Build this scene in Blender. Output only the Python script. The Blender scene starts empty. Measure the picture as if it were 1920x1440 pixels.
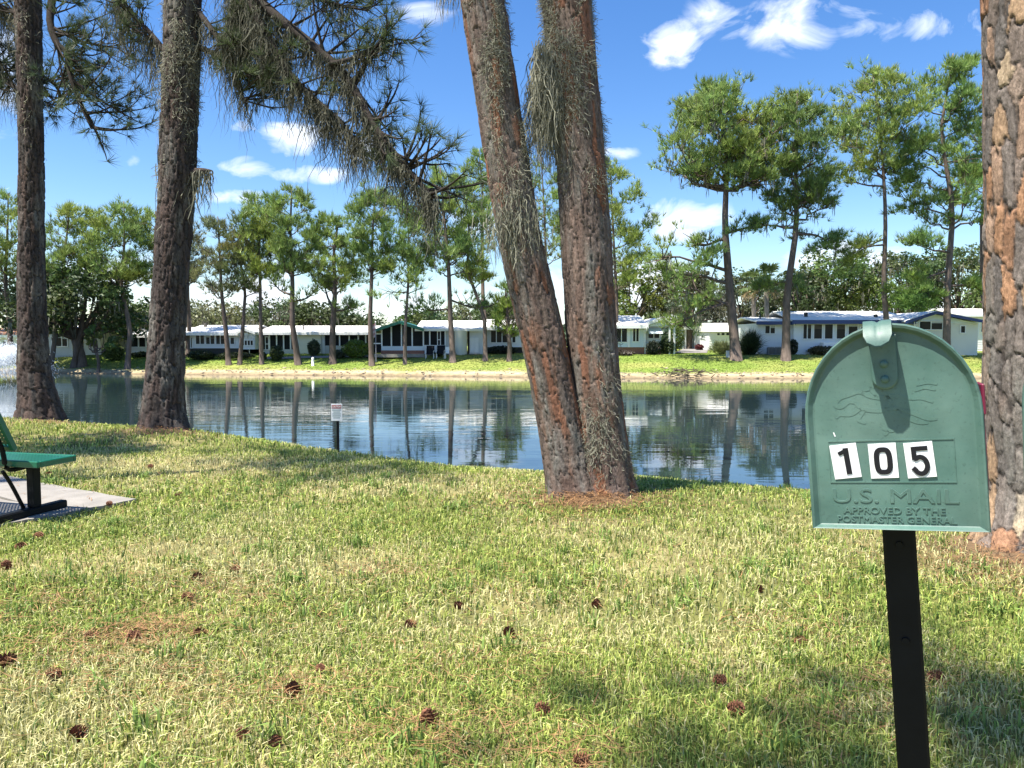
import bpy, math, random
import numpy as np
from mathutils import Matrix, Vector, Euler

# ------------------------------------------------------------------ camera, sky, sun, exposure
SC = bpy.context.scene
COL = SC.collection
F_PX = 1441.0
PITCH = math.atan(80 / F_PX)
EYE = np.array([0.0, 0.0, 1.35])
WATER = -1.0

cam_d = bpy.data.cameras.new('camera')
cam_d.sensor_width = 36.0
cam_d.lens = F_PX / 1920 * 36.0
cam_d.clip_start = 0.02
cam_d.clip_end = 3000
cam = bpy.data.objects.new('camera', cam_d)
cam.location = EYE
cam.rotation_euler = (math.pi / 2 - PITCH, 0, 0)
COL.objects.link(cam)
SC.camera = cam

SUN_DIR = Vector((-0.351, -0.213, 0.912)).normalized()
SUN_EL = math.asin(SUN_DIR.z)
SUN_AZ = math.atan2(SUN_DIR.x, SUN_DIR.y)
sun_d = bpy.data.lights.new('sun', 'SUN')
sun_d.energy = 5.0
sun_d.angle = math.radians(0.53)
sun_d.color = (1.0, 0.95, 0.86)
sun = bpy.data.objects.new('sun', sun_d)
sun.rotation_euler = (-SUN_DIR).to_track_quat('-Z', 'Y').to_euler()
sun.location = (-20, -12, 40)
COL.objects.link(sun)

SC.view_settings.view_transform = 'Standard'
SC.view_settings.look = 'None'
SC.view_settings.gamma = 1
SC.view_settings.use_curve_mapping = False
SC.view_settings.exposure = 1.2
SC.cycles.max_bounces = 6
SC.cycles.transparent_max_bounces = 12
SC.cycles.caustics_reflective = False
SC.cycles.caustics_refractive = False


def P(px, py, depth):
    """point at world distance Y=depth seen at photograph pixel (px, py)"""
    a = (px - 960) / F_PX
    b = (720 - py) / F_PX
    d = np.array([a, b * math.sin(PITCH) + math.cos(PITCH), b * math.cos(PITCH) - math.sin(PITCH)])
    return EYE + d * (depth / d[1])


def G(px, py, z=0.0):
    """point on the level z"""
    d = P(px, py, 1.0) - EYE
    return EYE + d * ((z - EYE[2]) / d[2])


# ------------------------------------------------------------------ world sky with clouds
def build_world():
    w = bpy.data.worlds.new('World')
    SC.world = w
    w.use_nodes = True
    nt = w.node_tree
    nt.nodes.clear()
    N = nt.nodes.new
    L = nt.links.new
    out = N('ShaderNodeOutputWorld')
    bg = N('ShaderNodeBackground')
    bg.inputs['Strength'].default_value = 0.078
    L(bg.outputs[0], out.inputs[0])
    sky = N('ShaderNodeTexSky')
    sky.sky_type = 'NISHITA'
    sky.sun_disc = False
    sky.sun_elevation = SUN_EL
    sky.sun_rotation = SUN_AZ % (2 * math.pi)
    sky.air_density = 1.0
    sky.dust_density = 0.35
    sky.ozone_density = 2.2
    hs = N('ShaderNodeHueSaturation')
    hs.inputs['Hue'].default_value = 0.508
    hs.inputs['Saturation'].default_value = 1.3
    hs.inputs['Value'].default_value = 1.22
    L(sky.outputs[0], hs.inputs['Color'])
    tc = N('ShaderNodeTexCoord')
    sep = N('ShaderNodeSeparateXYZ')
    L(tc.outputs['Generated'], sep.inputs[0])

    def math_n(op, a, b=None, c=None, clamp=False):
        m = N('ShaderNodeMath')
        m.operation = op
        m.use_clamp = clamp
        for i, v in enumerate((a, b, c)):
            if v is None:
                continue
            if isinstance(v, (int, float)):
                m.inputs[i].default_value = v
            else:
                L(v, m.inputs[i])
        return m.outputs[0]

    X, Y, Z = sep.outputs
    yy = math_n('MAXIMUM', Y, 0.02)
    u = math_n('DIVIDE', X, yy)
    v = math_n('DIVIDE', Z, yy)
    # individual clouds (direction on the sky: u, v, half width, half height, weight)
    spec = [(450, 238, 26, 15, .95), (545, 262, 58, 26, 1.1), (690, 278, 46, 16, .9), (468, 312, 50, 18, 1.0), (575, 328, 64, 15, .95),
            (445, 368, 52, 13, .95), (1262, 80, 50, 36, .95), (1345, 45, 50, 46, .6), (1490, 38, 80, 46, .82), (1640, 38, 75, 32, .85),
            (1755, 42, 80, 30, .85), (1200, 75, 30, 30, .6), (1160, 285, 30, 11, .6), (1610, 484, 110, 26, 1.2), (1290, 415, 75, 36, .85), (1250, 525, 70, 36, .95),
            (900, 425, 60, 30, .95), (10, 150, 60, 80, .85), (250, 305, 14, 10, .5), (790, 20, 50, 24, .55), (750, 590, 150, 30, .9),
            (500, 560, 190, 66, .95), (1120, 560, 140, 60, .95), (1450, 590, 90, 50, .9), (200, 560, 200, 66, .9), (1240, 640, 900, 86, .9), (500, 640, 900, 86, .9), (340, 245, 20, 9, .5), (640, 225, 26, 12, .6), (1420, 60, 40, 22, .6)]
    tot = None
    for (px, py, hw, hh, wt) in spec:
        d = P(px, py, 1.0) - EYE
        uu, vv = d[0] / d[1], d[2] / d[1]
        du = math_n('MULTIPLY', math_n('SUBTRACT', u, uu), F_PX / hw)
        dv = math_n('MULTIPLY', math_n('SUBTRACT', v, vv), F_PX / hh)
        r2 = math_n('ADD', math_n('MULTIPLY', du, du), math_n('MULTIPLY', dv, dv))
        fall = math_n('MULTIPLY', math_n('SUBTRACT', 1.0, math_n('MULTIPLY', r2, 0.42), clamp=True), wt)
        tot = fall if tot is None else math_n('MAXIMUM', tot, fall)
    fwd = math_n('GREATER_THAN', Y, 0.05)
    tot = math_n('MULTIPLY', tot, fwd)
    # cloud field elsewhere in the sky (same kind of scattered fair weather cloud)
    comb = N('ShaderNodeCombineXYZ')
    zz = math_n('ADD', math_n('MAXIMUM', Z, 0.0), 0.18)
    L(math_n('DIVIDE', X, zz), comb.inputs[0])
    L(math_n('DIVIDE', Y, zz), comb.inputs[1])
    n2 = N('ShaderNodeTexNoise')
    n2.inputs['Scale'].default_value = 1.7
    n2.inputs['Detail'].default_value = 4
    n2.inputs['Roughness'].default_value = 0.55
    L(comb.outputs[0], n2.inputs['Vector'])
    field = math_n('MULTIPLY', math_n('SUBTRACT', n2.outputs[0], 0.62), 3.2, clamp=True)
    view = math_n('MULTIPLY', math_n('GREATER_THAN', Y, 0.45), math_n('LESS_THAN', math_n('ABSOLUTE', u), 0.75))
    field = math_n('MULTIPLY', field, math_n('SUBTRACT', 1.0, view))
    tot = math_n('MAXIMUM', tot, field)
    # ragged edge
    mp = N('ShaderNodeMapping')
    mp.inputs['Scale'].default_value = (1.0, 1.0, 1.6)
    L(tc.outputs['Generated'], mp.inputs[0])
    n1 = N('ShaderNodeTexNoise')
    n1.inputs['Scale'].default_value = 13
    n1.inputs['Detail'].default_value = 8
    n1.inputs['Roughness'].default_value = 0.58
    n1.inputs['Distortion'].default_value = 0.6
    L(mp.outputs[0], n1.inputs['Vector'])
    rag = math_n('MULTIPLY', math_n('SUBTRACT', n1.outputs[0], 0.5), 3.7)
    m = math_n('ADD', tot, rag)
    m = math_n('MULTIPLY', math_n('SUBTRACT', m, 0.40), 1.15, clamp=True)
    m = math_n('MULTIPLY', m, math_n('MULTIPLY', tot, 2.2, clamp=True))
    m = math_n('MULTIPLY', m, 0.93)
    mix = N('ShaderNodeMix')
    mix.data_type = 'RGBA'
    L(m, mix.inputs['Factor'])
    L(hs.outputs[0], mix.inputs['A'])
    cr = N('ShaderNodeMix')
    cr.data_type = 'RGBA'
    n3 = N('ShaderNodeTexNoise')
    n3.inputs['Scale'].default_value = 9
    n3.inputs['Detail'].default_value = 4
    L(mp.outputs[0], n3.inputs['Vector'])
    L(n3.outputs[0], cr.inputs['Factor'])
    cr.inputs['A'].default_value = (6.0, 6.8, 8.0, 1)
    cr.inputs['B'].default_value = (9.2, 9.3, 9.4, 1)
    L(cr.outputs['Result'], mix.inputs['B'])
    L(mix.outputs['Result'], bg.inputs['Color'])


build_world()

# ------------------------------------------------------------------ noise
def _h(ix, iy, iz, seed=0):
    x = (ix.astype(np.int64) * 374761393 + iy.astype(np.int64) * 668265263 + iz.astype(np.int64) * 2147483647 + seed * 1274126177) & 0xFFFFFFFF
    x = ((x ^ (x >> 13)) * 1274126177) & 0xFFFFFFFF
    x = ((x ^ (x >> 16)) * 2246822519) & 0xFFFFFFFF
    x = x ^ (x >> 13)
    return (x & 0xFFFFFF) / float(0x1000000)


def vnoise(x, y, z=None, seed=0):
    x = np.asarray(x, float)
    y = np.asarray(y, float)
    z = np.zeros_like(x) if z is None else np.asarray(z, float)
    ix, iy, iz = np.floor(x), np.floor(y), np.floor(z)
    fx, fy, fz = x - ix, y - iy, z - iz
    fx = fx * fx * (3 - 2 * fx)
    fy = fy * fy * (3 - 2 * fy)
    fz = fz * fz * (3 - 2 * fz)
    r = 0
    for a in (0, 1):
        wx = fx if a else 1 - fx
        for b in (0, 1):
            wy = fy if b else 1 - fy
            for c in (0, 1):
                wz = fz if c else 1 - fz
                r = r + wx * wy * wz * _h(ix + a, iy + b, iz + c, seed)
    return r


def fbm(x, y, z=None, o=4, seed=0):
    r, a, t = 0, 1.0, 0
    z = np.zeros_like(np.asarray(x, float)) if z is None else z
    for i in range(o):
        r = r + a * vnoise(x * 2 ** i, y * 2 ** i, z * 2 ** i, seed + i * 17)
        t += a
        a *= 0.5
    return r / t


# ------------------------------------------------------------------ mesh helpers
def np_mesh(name, verts, faces, mat, parent=None, colors=None, smooth=False):
    """faces: an (M,k) array or a list of such arrays"""
    if not isinstance(faces, (list, tuple)):
        faces = [faces]
    faces = [np.asarray(f, np.int64) for f in faces if len(f)]
    verts = np.asarray(verts, np.float32)
    me = bpy.data.meshes.new(name)
    nl = sum(f.size for f in faces)
    nf = sum(len(f) for f in faces)
    me.vertices.add(len(verts))
    me.vertices.foreach_set('co', verts.ravel())
    me.loops.add(nl)
    me.loops.foreach_set('vertex_index', np.concatenate([f.ravel() for f in faces]).astype(np.int32))
    me.polygons.add(nf)
    tot = np.concatenate([np.full(len(f), f.shape[1]) for f in faces])
    start = np.concatenate([[0], np.cumsum(tot)[:-1]])
    me.polygons.foreach_set('loop_start', start.astype(np.int32))
    me.polygons.foreach_set('loop_total', tot.astype(np.int32))
    me.polygons.foreach_set('use_smooth', np.full(nf, bool(smooth)))
    if colors is not None:
        colors = np.asarray(colors, np.float32)
        if colors.shape[1] == 3:
            colors = np.concatenate([colors, np.ones((len(colors), 1), np.float32)], 1)
        at = me.color_attributes.new('Col', 'FLOAT_COLOR', 'POINT')
        at.data.foreach_set('color', colors.ravel())
    me.update(calc_edges=True)
    me.validate()
    if mat is not None:
        me.materials.append(mat)
    return link(name, me, parent)


def link(name, data, parent=None):
    o = bpy.data.objects.new(name, data)
    COL.objects.link(o)
    if parent is not None:
        o.parent = parent
    return o


def empty(name, loc=(0, 0, 0), rot=(0, 0, 0)):
    o = bpy.data.objects.new(name, None)
    o.empty_display_size = 0.2
    o.location = [float(c) for c in loc]
    o.rotation_euler = rot
    COL.objects.link(o)
    return o


def tag(o, label=None, cat=None, group=None, kind=None):
    if label:
        o['label'] = label
    if cat:
        o['category'] = cat
    if group:
        o['group'] = group
    if kind:
        o['kind'] = kind
    return o


class MB:
    """collects boxes, tubes, quads into one mesh"""

    def __init__(s):
        s.v, s.f, s.c, s.n = [], {}, [], 0

    def add(s, verts, faces, col=(1, 1, 1)):
        verts = np.asarray(verts, float)
        faces = np.asarray(faces, np.int64)
        s.v.append(verts)
        col = np.asarray(col, float)
        if col.ndim == 1:
            col = np.tile(col, (len(verts), 1))
        s.c.append(col)
        s.f.setdefault(faces.shape[1], []).append(faces + s.n)
        s.n += len(verts)
        return s

    def box(s, x0, x1, y0, y1, z0, z1, col=(1, 1, 1), bev=0.0):
        if bev <= 0:
            v = [(x, y, z) for x in (x0, x1) for y in (y0, y1) for z in (z0, z1)]
            f = [(0, 1, 3, 2), (4, 6, 7, 5), (0, 4, 5, 1), (2, 3, 7, 6), (0, 2, 6, 4), (1, 5, 7, 3)]
            return s.add(v, f, col)
        # chamfered box: three axis slabs share corner triangles
        b = bev
        v = []
        idx = {}
        for i, x in enumerate((x0, x1)):
            for j, y in enumerate((y0, y1)):
                for k, z in enumerate((z0, z1)):
                    sx, sy, sz = (1, -1)[i], (1, -1)[j], (1, -1)[k]
                    for ax in range(3):
                        p = [x + sx * b, y + sy * b, z + sz * b]
                        p[ax] = (x, y, z)[ax]
                        idx[(i, j, k, ax)] = len(v)
                        v.append(p)
        q, t = [], []
        for ax in range(3):
            o1, o2 = [a for a in range(3) if a != ax]
            for sd in (0, 1):
                c = []
                for (p, r) in ((0, 0), (1, 0), (1, 1), (0, 1)):
                    key = [0, 0, 0]
                    key[ax], key[o1], key[o2] = sd, p, r
                    c.append(idx[(*key, ax)])
                q.append(c)
            for p in (0, 1):
                for r in (0, 1):
                    key0 = [0, 0, 0]
                    key0[o1], key0[o2] = p, r
                    k0, k1 = list(key0), list(key0)
                    k0[ax], k1[ax] = 0, 1
                    q.append([idx[(*k0, o1)], idx[(*k1, o1)], idx[(*k1, o2)], idx[(*k0, o2)]])
        for i in (0, 1):
            for j in (0, 1):
                for k in (0, 1):
                    t.append([idx[(i, j, k, a)] for a in range(3)])
        n0 = s.n
        s.add(v, q, col)
        s.f.setdefault(3, []).append(np.asarray(t) + n0)
        return s

    def tube(s, pts, rad, sides=6, col=(1, 1, 1), cap=True):
        v, f = tube_np(pts, rad, sides)
        n0 = s.n
        s.add(v, f, col)
        if cap:
            k = len(v) // sides
            for r in (0, k - 1):
                ring = np.arange(sides) + r * sides
                c = s.n
                s.add([v[ring].mean(0)], np.zeros((0, 3), int), col if np.ndim(col) == 1 else col[:1])
                s.f.setdefault(3, []).append(np.array([[n0 + ring[i], n0 + ring[(i + 1) % sides], c] for i in range(sides)]))
        return s

    def prism(s, poly, y0, y1, col=(1, 1, 1)):
        """poly in (x,z), extruded along y (convex or fan-safe polygon)"""
        n = len(poly)
        v = [(x, y0, z) for x, z in poly] + [(x, y1, z) for x, z in poly]
        s.add(v, [(i, (i + 1) % n, n + (i + 1) % n, n + i) for i in range(n)], col)
        b = s.n - 2 * n
        s.f.setdefault(n, []).append(np.array([list(range(b, b + n)), list(range(b + 2 * n - 1, b + n - 1, -1))]))
        return s

    def build(s, name, mat, parent=None, smooth=False, color=False):
        fs = [np.concatenate(a) for k, a in sorted(s.f.items()) if sum(len(q) for q in a)]
        return np_mesh(name, np.concatenate(s.v), fs, mat, parent, np.concatenate(s.c) if color else None, smooth)


def tube_np(pts, rad, sides=6):
    pts = np.asarray(pts, float)
    rad = np.broadcast_to(np.asarray(rad, float), (len(pts),))
    t = np.gradient(pts, axis=0)
    t /= np.linalg.norm(t, axis=1, keepdims=True) + 1e-9
    ref = np.where(np.abs(t[:, 2:3]) > 0.9, np.array([[0.0, 1.0, 0.0]]), np.array([[0.0, 0.0, 1.0]]))
    if np.abs(t[:, 2]).mean() > 0.6:
        ref = np.tile([[0.0, 1.0, 0.0]], (len(pts), 1))
    elif np.abs(t[:, 2]).max() <= 0.97:
        ref = np.tile([[0.0, 0.0, 1.0]], (len(pts), 1))
    a = np.cross(t, ref)
    a /= np.linalg.norm(a, axis=1, keepdims=True) + 1e-9
    b = np.cross(t, a)
    th = np.arange(sides) * 2 * math.pi / sides
    ring = pts[:, None] + rad[:, None, None] * (a[:, None] * np.cos(th)[None, :, None] + b[:, None] * np.sin(th)[None, :, None])
    v = ring.reshape(-1, 3)
    k = len(pts)
    i = np.arange(k - 1)[:, None] * sides
    j = np.arange(sides)[None]
    j2 = (j + 1) % sides
    f = np.stack([i + j, i + j2, i + sides + j2, i + sides + j], -1).reshape(-1, 4)
    return v, f


def smooth_path(pts, n):
    """Catmull-Rom resample of control points to n points"""
    p = np.asarray(pts, float)
    p = np.concatenate([[2 * p[0] - p[1]], p, [2 * p[-1] - p[-2]]])
    k = len(p) - 3
    t = np.linspace(0, k - 1e-6, n)
    i = np.floor(t).astype(int)
    f = (t - i)[:, None]
    p0, p1, p2, p3 = p[i], p[i + 1], p[i + 2], p[i + 3]
    return 0.5 * (2 * p1 + (p2 - p0) * f + (2 * p0 - 5 * p1 + 4 * p2 - p3) * f ** 2 + (3 * p1 - p0 - 3 * p2 + p3) * f ** 3)


def unit(a):
    return a / (np.linalg.norm(a, axis=-1, keepdims=True) + 1e-9)


# ------------------------------------------------------------------ materials
def mat_new(name):
    m = bpy.data.materials.new(name)
    m.use_nodes = True
    nt = m.node_tree
    b = nt.nodes['Principled BSDF']
    return m, nt, b


def noise_node(nt, scale, detail=4, rough=0.55, coord='Object', vscale=None):
    tc = nt.nodes.new('ShaderNodeTexCoord')
    n = nt.nodes.new('ShaderNodeTexNoise')
    n.inputs['Scale'].default_value = scale
    n.inputs['Detail'].default_value = detail
    n.inputs['Roughness'].default_value = rough
    if vscale:
        mp = nt.nodes.new('ShaderNodeMapping')
        mp.inputs['Scale'].default_value = vscale
        nt.links.new(tc.outputs[coord], mp.inputs[0])
        nt.links.new(mp.outputs[0], n.inputs['Vector'])
    else:
        nt.links.new(tc.outputs[coord], n.inputs['Vector'])
    return n


def mat_plain(name, col, rough=0.6, metal=0.0, var=0.12, vs=6.0, bump=0.0, bs=40.0, spec=0.5, vscale=None):
    m, nt, b = mat_new(name)
    n = noise_node(nt, vs, 5, vscale=vscale)
    mx = nt.nodes.new('ShaderNodeMix')
    mx.data_type = 'RGBA'
    mx.inputs['A'].default_value = (*[c * (1 - var) for c in col], 1)
    mx.inputs['B'].default_value = (*[min(1, c * (1 + var)) for c in col], 1)
    nt.links.new(n.outputs[0], mx.inputs['Factor'])
    nt.links.new(mx.outputs['Result'], b.inputs['Base Color'])
    b.inputs['Roughness'].default_value = rough
    b.inputs['Metallic'].default_value = metal
    b.inputs['Specular IOR Level'].default_value = spec
    if bump > 0:
        n2 = noise_node(nt, bs, 5)
        bp = nt.nodes.new('ShaderNodeBump')
        bp.inputs['Strength'].default_value = bump
        bp.inputs['Distance'].default_value = 0.01
        nt.links.new(n2.outputs[0], bp.inputs['Height'])
        nt.links.new(bp.outputs[0], b.inputs['Normal'])
    return m


def mat_attr(name, rough=0.7, transl=0.0, bump=0.0, bs=60.0, var=0.0, vs=20, spec=0.3, bd=0.01, vscale=None):
    """colour from the vertex colour attribute, optional fine variation, relief and light passing through"""
    m, nt, b = mat_new(name)
    at = nt.nodes.new('ShaderNodeAttribute')
    at.attribute_name = 'Col'
    src = at.outputs['Color']
    if var > 0:
        n = noise_node(nt, vs, 6, 0.65, vscale=vscale)
        mr = nt.nodes.new('ShaderNodeMapRange')
        mr.inputs['From Min'].default_value = 0.25
        mr.inputs['From Max'].default_value = 0.75
        mr.inputs['To Min'].default_value = 1 - var
        mr.inputs['To Max'].default_value = 1 + var
        nt.links.new(n.outputs[0], mr.inputs['Value'])
        mu = nt.nodes.new('ShaderNodeVectorMath')
        mu.operation = 'SCALE'
        nt.links.new(src, mu.inputs[0])
        nt.links.new(mr.outputs[0], mu.inputs['Scale'])
        src = mu.outputs[0]
    nt.links.new(src, b.inputs['Base Color'])
    b.inputs['Roughness'].default_value = rough
    b.inputs['Specular IOR Level'].default_value = spec
    if bump > 0:
        n2 = noise_node(nt, bs, 6, 0.65, vscale=vscale)
        bp = nt.nodes.new('ShaderNodeBump')
        bp.inputs['Strength'].default_value = bump
        bp.inputs['Distance'].default_value = bd
        nt.links.new(n2.outputs[0], bp.inputs['Height'])
        nt.links.new(bp.outputs[0], b.inputs['Normal'])
    if transl > 0:
        tr = nt.nodes.new('ShaderNodeBsdfTranslucent')
        nt.links.new(src, tr.inputs['Color'])
        ms = nt.nodes.new('ShaderNodeMixShader')
        ms.inputs[0].default_value = transl
        nt.links.new(b.outputs[0], ms.inputs[1])
        nt.links.new(tr.outputs[0], ms.inputs[2])
        nt.links.new(ms.outputs[0], nt.nodes['Material Output'].inputs[0])
    return m


M = {}
M['bark'] = mat_attr('pine_bark', 0.9, bump=0.9, bs=80, var=0.55, vs=70, spec=0.12, bd=0.012, vscale=(1, 1, 0.4))
M['far_bark'] = mat_attr('distant_bark', 0.9, var=0.45, vs=5, spec=0.1, vscale=(1, 1, 0.4))
M['needle'] = mat_attr('pine_needles', 0.5, transl=0.3, spec=0.35)
M['leaf'] = mat_attr('broad_leaves', 0.5, transl=0.3, spec=0.4)
M['moss'] = mat_attr('spanish_moss', 0.9, transl=0.25, spec=0.05)
M['grass'] = mat_attr('grass_blades', 0.5, transl=0.3, spec=0.3)
M['straw'] = mat_attr('pine_straw', 0.6, transl=0.1)
M['ground'] = mat_attr('lawn_soil', 0.95, bump=0.5, bs=9, var=0.4, vs=3.2, spec=0.1, bd=0.05)
M['white_siding'] = mat_plain('white_siding', (0.74, 0.75, 0.74), 0.5, var=0.07, vs=1.5)
M['white_trim'] = mat_plain('white_trim', (0.82, 0.82, 0.8), 0.45, var=0.05)
M['white_roof'] = mat_plain('white_roof_metal', (0.84, 0.82, 0.77), 0.8, var=0.09, vs=0.8)
M['cream_siding'] = mat_plain('cream_siding', (0.72, 0.7, 0.58), 0.6, var=0.06, vs=1.5)
M['grey_siding'] = mat_plain('grey_siding', (0.52, 0.53, 0.5), 0.6, var=0.06, vs=1.5)
M['pale_blue'] = mat_plain('pale_blue_siding', (0.66, 0.74, 0.77), 0.55, var=0.05, vs=1.5)
M['blue_trim'] = mat_plain('navy_trim', (0.02, 0.045, 0.16), 0.4, var=0.2)
M['green_awning'] = mat_plain('green_awning_metal', (0.025, 0.17, 0.12), 0.4, var=0.2, vs=2)
M['red_trim'] = mat_plain('red_trim', (0.3, 0.04, 0.03), 0.5)
M['orange_roof'] = mat_plain('orange_roof', (0.6, 0.33, 0.2), 0.6)
M['brick'] = mat_plain('brick_red', (0.28, 0.13, 0.09), 0.85, var=0.3, vs=9)
M['skirting_and_shade'] = mat_plain('dark_skirting_and_shade', (0.05, 0.045, 0.04), 0.85, var=0.3)
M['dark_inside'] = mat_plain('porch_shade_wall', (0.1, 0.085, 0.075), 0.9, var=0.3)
M['screen'] = mat_plain('dark_insect_screen', (0.018, 0.019, 0.02), 0.7, var=0.4, vs=1.2, spec=0.1)
M['glass'] = mat_plain('window_glass', (0.018, 0.022, 0.025), 0.12, var=0.5, vs=1.0, spec=0.12)
M['curtain'] = mat_plain('white_curtain', (0.7, 0.7, 0.66), 0.8)
M['concrete'] = mat_plain('pale_concrete', (0.25, 0.23, 0.205), 0.9, var=0.45, vs=5, bump=0.4, bs=70)
M['black_metal'] = mat_plain('black_painted_steel', (0.008, 0.009, 0.0105), 0.5, var=0.4, vs=30, spec=0.12)
M['grey_unit'] = mat_plain('grey_unit', (0.2, 0.21, 0.22), 0.6)
M['cone'] = mat_attr('pine_cone', 0.7, var=0.3, vs=60)


# ------------------------------------------------------------------ terrain
NEAR_X = np.array([-60, -20, -8.9, -6.2, -4.4, -2.2, -0.65, 1.3, 2.7, 8, 30, 80], float)
NEAR_Y = np.array([30, 18.5, 13.7, 12.6, 11.5, 9.7, 8.55, 7.95, 7.15, 5.2, -2, -20], float)
FAR_X = np.array([-400, -60, -33.7, -9.5, 0, 11.4, 28.6, 60, 400], float)
FAR_Y = np.array([90, 62, 56.4, 52.9, 50.8, 48.5, 48.8, 52, 60], float)


def y_far(x):
    x = np.asarray(x, float)
    return np.interp(x, FAR_X, FAR_Y) + 0.5 * (fbm(x * 0.35, x * 0 + 3.1, o=4, seed=5) - 0.5)


TRUNK_XY = np.array([G(1105, 945)[:2] + [0, .1], G(306, 806)[:2] + [0, .1], G(74, 781)[:2] + [0, .1], G(1935, 1050)[:2] + [.03, .12]])


def gz(x, y):
    x = np.asarray(x, float)
    y = np.asarray(y, float)
    s = (y - np.interp(x, NEAR_X, NEAR_Y)) * 0.87
    q = np.clip(s + 1.0, 0, 2.67)
    zn = -0.075 * q * q - 0.4 * np.clip(s - 1.67, 0, None)
    zn = np.maximum(zn, -2.2)
    zn = zn + 0.035 * (fbm(x * 0.5, y * 0.5, seed=9) - 0.5) * np.clip(-s + 1, 0, 1)
    for i, (tx, ty) in enumerate(TRUNK_XY):
        zn = zn + .075 * np.exp(-((x - tx) ** 2 + (y - ty) ** 2) / .32)
    t = y - y_far(x)
    zf = np.interp(t, [-6, 0, 0.35, 1.7, 4.0, 6.5, 12, 30, 900], [-2.4, -1.0, -0.78, -0.56, -0.1, 0.32, 0.5, 0.6, 0.8])
    zf = zf + 0.06 * (fbm(x * 0.3, y * 0.3, seed=12) - 0.5) * (t > 0)
    return np.where(t > -6, np.maximum(zn, zf), zn)


def gzs(x, y):
    return float(gz(np.array([x]), np.array([y]))[0])


def build_ground():
    def ax(parts):
        out = []
        for a, b, st in parts:
            out.append(np.arange(a, b, st))
        return np.unique(np.concatenate(out + [[parts[-1][1]]]))
    xs = ax([(-900, -200, 50), (-200, -60, 10), (-60, -14, 1.0), (-14, 9, 0.25), (9, 45, 1.0), (45, 200, 10), (200, 900, 50)])
    ys = ax([(-120, -20, 10), (-20, -1, 1), (-1, 17, 0.25), (17, 46, 2.0), (46, 64, 0.3), (64, 100, 2), (100, 300, 20), (300, 1500, 100)])
    X, Y = np.meshgrid(xs, ys)
    Z = gz(X, Y)
    nx, ny = len(xs), len(ys)
    v = np.stack([X, Y, Z], -1).reshape(-1, 3)
    i = np.arange(ny - 1)[:, None] * nx + np.arange(nx - 1)[None]
    f = np.stack([i, i + 1, i + nx + 1, i + nx], -1).reshape(-1, 4)
    x, y = v[:, 0], v[:, 1]
    t = y - y_far(x)
    thatch = np.array([0.14, 0.14, 0.045])
    dry = np.array([0.26, 0.22, 0.1])
    n = fbm(x * 1.3, y * 1.3, seed=21)[:, None]
    near = thatch + (dry - thatch) * np.clip((n - 0.42) * 4, 0, 1)
    for (tx, ty) in TRUNK_XY:
        dd = np.exp(-((x - tx) ** 2 + (y - ty) ** 2) / .4)[:, None]
        near = near + (np.array([.15, .095, .06]) - near) * np.clip(dd * 1.4, 0, .9)
    g1, g2, sand, wet = (np.array(c) for c in ((0.17, 0.235, 0.045), (0.27, 0.285, 0.08), (0.46, 0.37, 0.23), (0.2, 0.15, 0.09)))
    n2 = fbm(x * 0.22, y * 0.5, seed=22)[:, None]
    far = g1 + (g2 - g1) * np.clip((n2 - 0.4) * 3.2, 0, 1)
    edge = (0.75 + 1.2 * (fbm(x * 0.4, y * 0.4, seed=23) - 0.5))
    sm = np.clip((edge + 0.5 - t) / 0.8, 0, 1)[:, None]
    far = far * (1 - sm) + sand * sm
    wm = np.clip((0.35 - t) / 0.3, 0, 1)[:, None]
    far = far * (1 - wm) + wet * wm
    c = np.where((t > -5)[:, None], far, near)
    o = np_mesh('ground', v, f, M['ground'], None, c, True)
    tag(o, kind='structure')


build_ground()


def build_water():
    m, nt, b = mat_new('lake_water')
    b.inputs['Base Color'].default_value = (0.02, 0.036, 0.04, 1)
    b.inputs['Roughness'].default_value = 0.02
    b.inputs['IOR'].default_value = 1.45
    b.inputs['Specular IOR Level'].default_value = 0.6
    a = noise_node(nt, 1.0, 3, 0.5, vscale=(0.4, 3.0, 1))
    a.inputs['Distortion'].default_value = 0.4
    c = noise_node(nt, 1.0, 2, 0.5, vscale=(0.12, 0.5, 1))
    d = noise_node(nt, 1.0, 2, 0.5, vscale=(0.05, 0.11, 1))
    mr = nt.nodes.new('ShaderNodeMapRange')
    mr.inputs['From Min'].default_value = 0.35
    mr.inputs['From Max'].default_value = 0.65
    mr.inputs['To Min'].default_value = 0.25
    mr.inputs['To Max'].default_value = 1.0
    nt.links.new(d.outputs[0], mr.inputs['Value'])
    mu = nt.nodes.new('ShaderNodeMath')
    mu.operation = 'MULTIPLY'
    nt.links.new(a.outputs[0], mu.inputs[0])
    nt.links.new(mr.outputs[0], mu.inputs[1])
    ad = nt.nodes.new('ShaderNodeMath')
    ad.operation = 'MULTIPLY_ADD'
    ad.inputs[1].default_value = 1.2
    nt.links.new(c.outputs[0], ad.inputs[0])
    nt.links.new(mu.outputs[0], ad.inputs[2])
    bp = nt.nodes.new('ShaderNodeBump')
    bp.inputs['Strength'].default_value = 1.0
    bp.inputs['Distance'].default_value = 0.0065
    nt.links.new(ad.outputs[0], bp.inputs['Height'])
    nt.links.new(bp.outputs[0], b.inputs['Normal'])
    v = [(-300, -60, WATER), (300, -60, WATER), (300, 85, WATER), (-300, 85, WATER)]
    o = np_mesh('lake_water', v, np.array([[0, 1, 2, 3]]), m)
    tag(o, kind='structure')


build_water()

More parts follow.
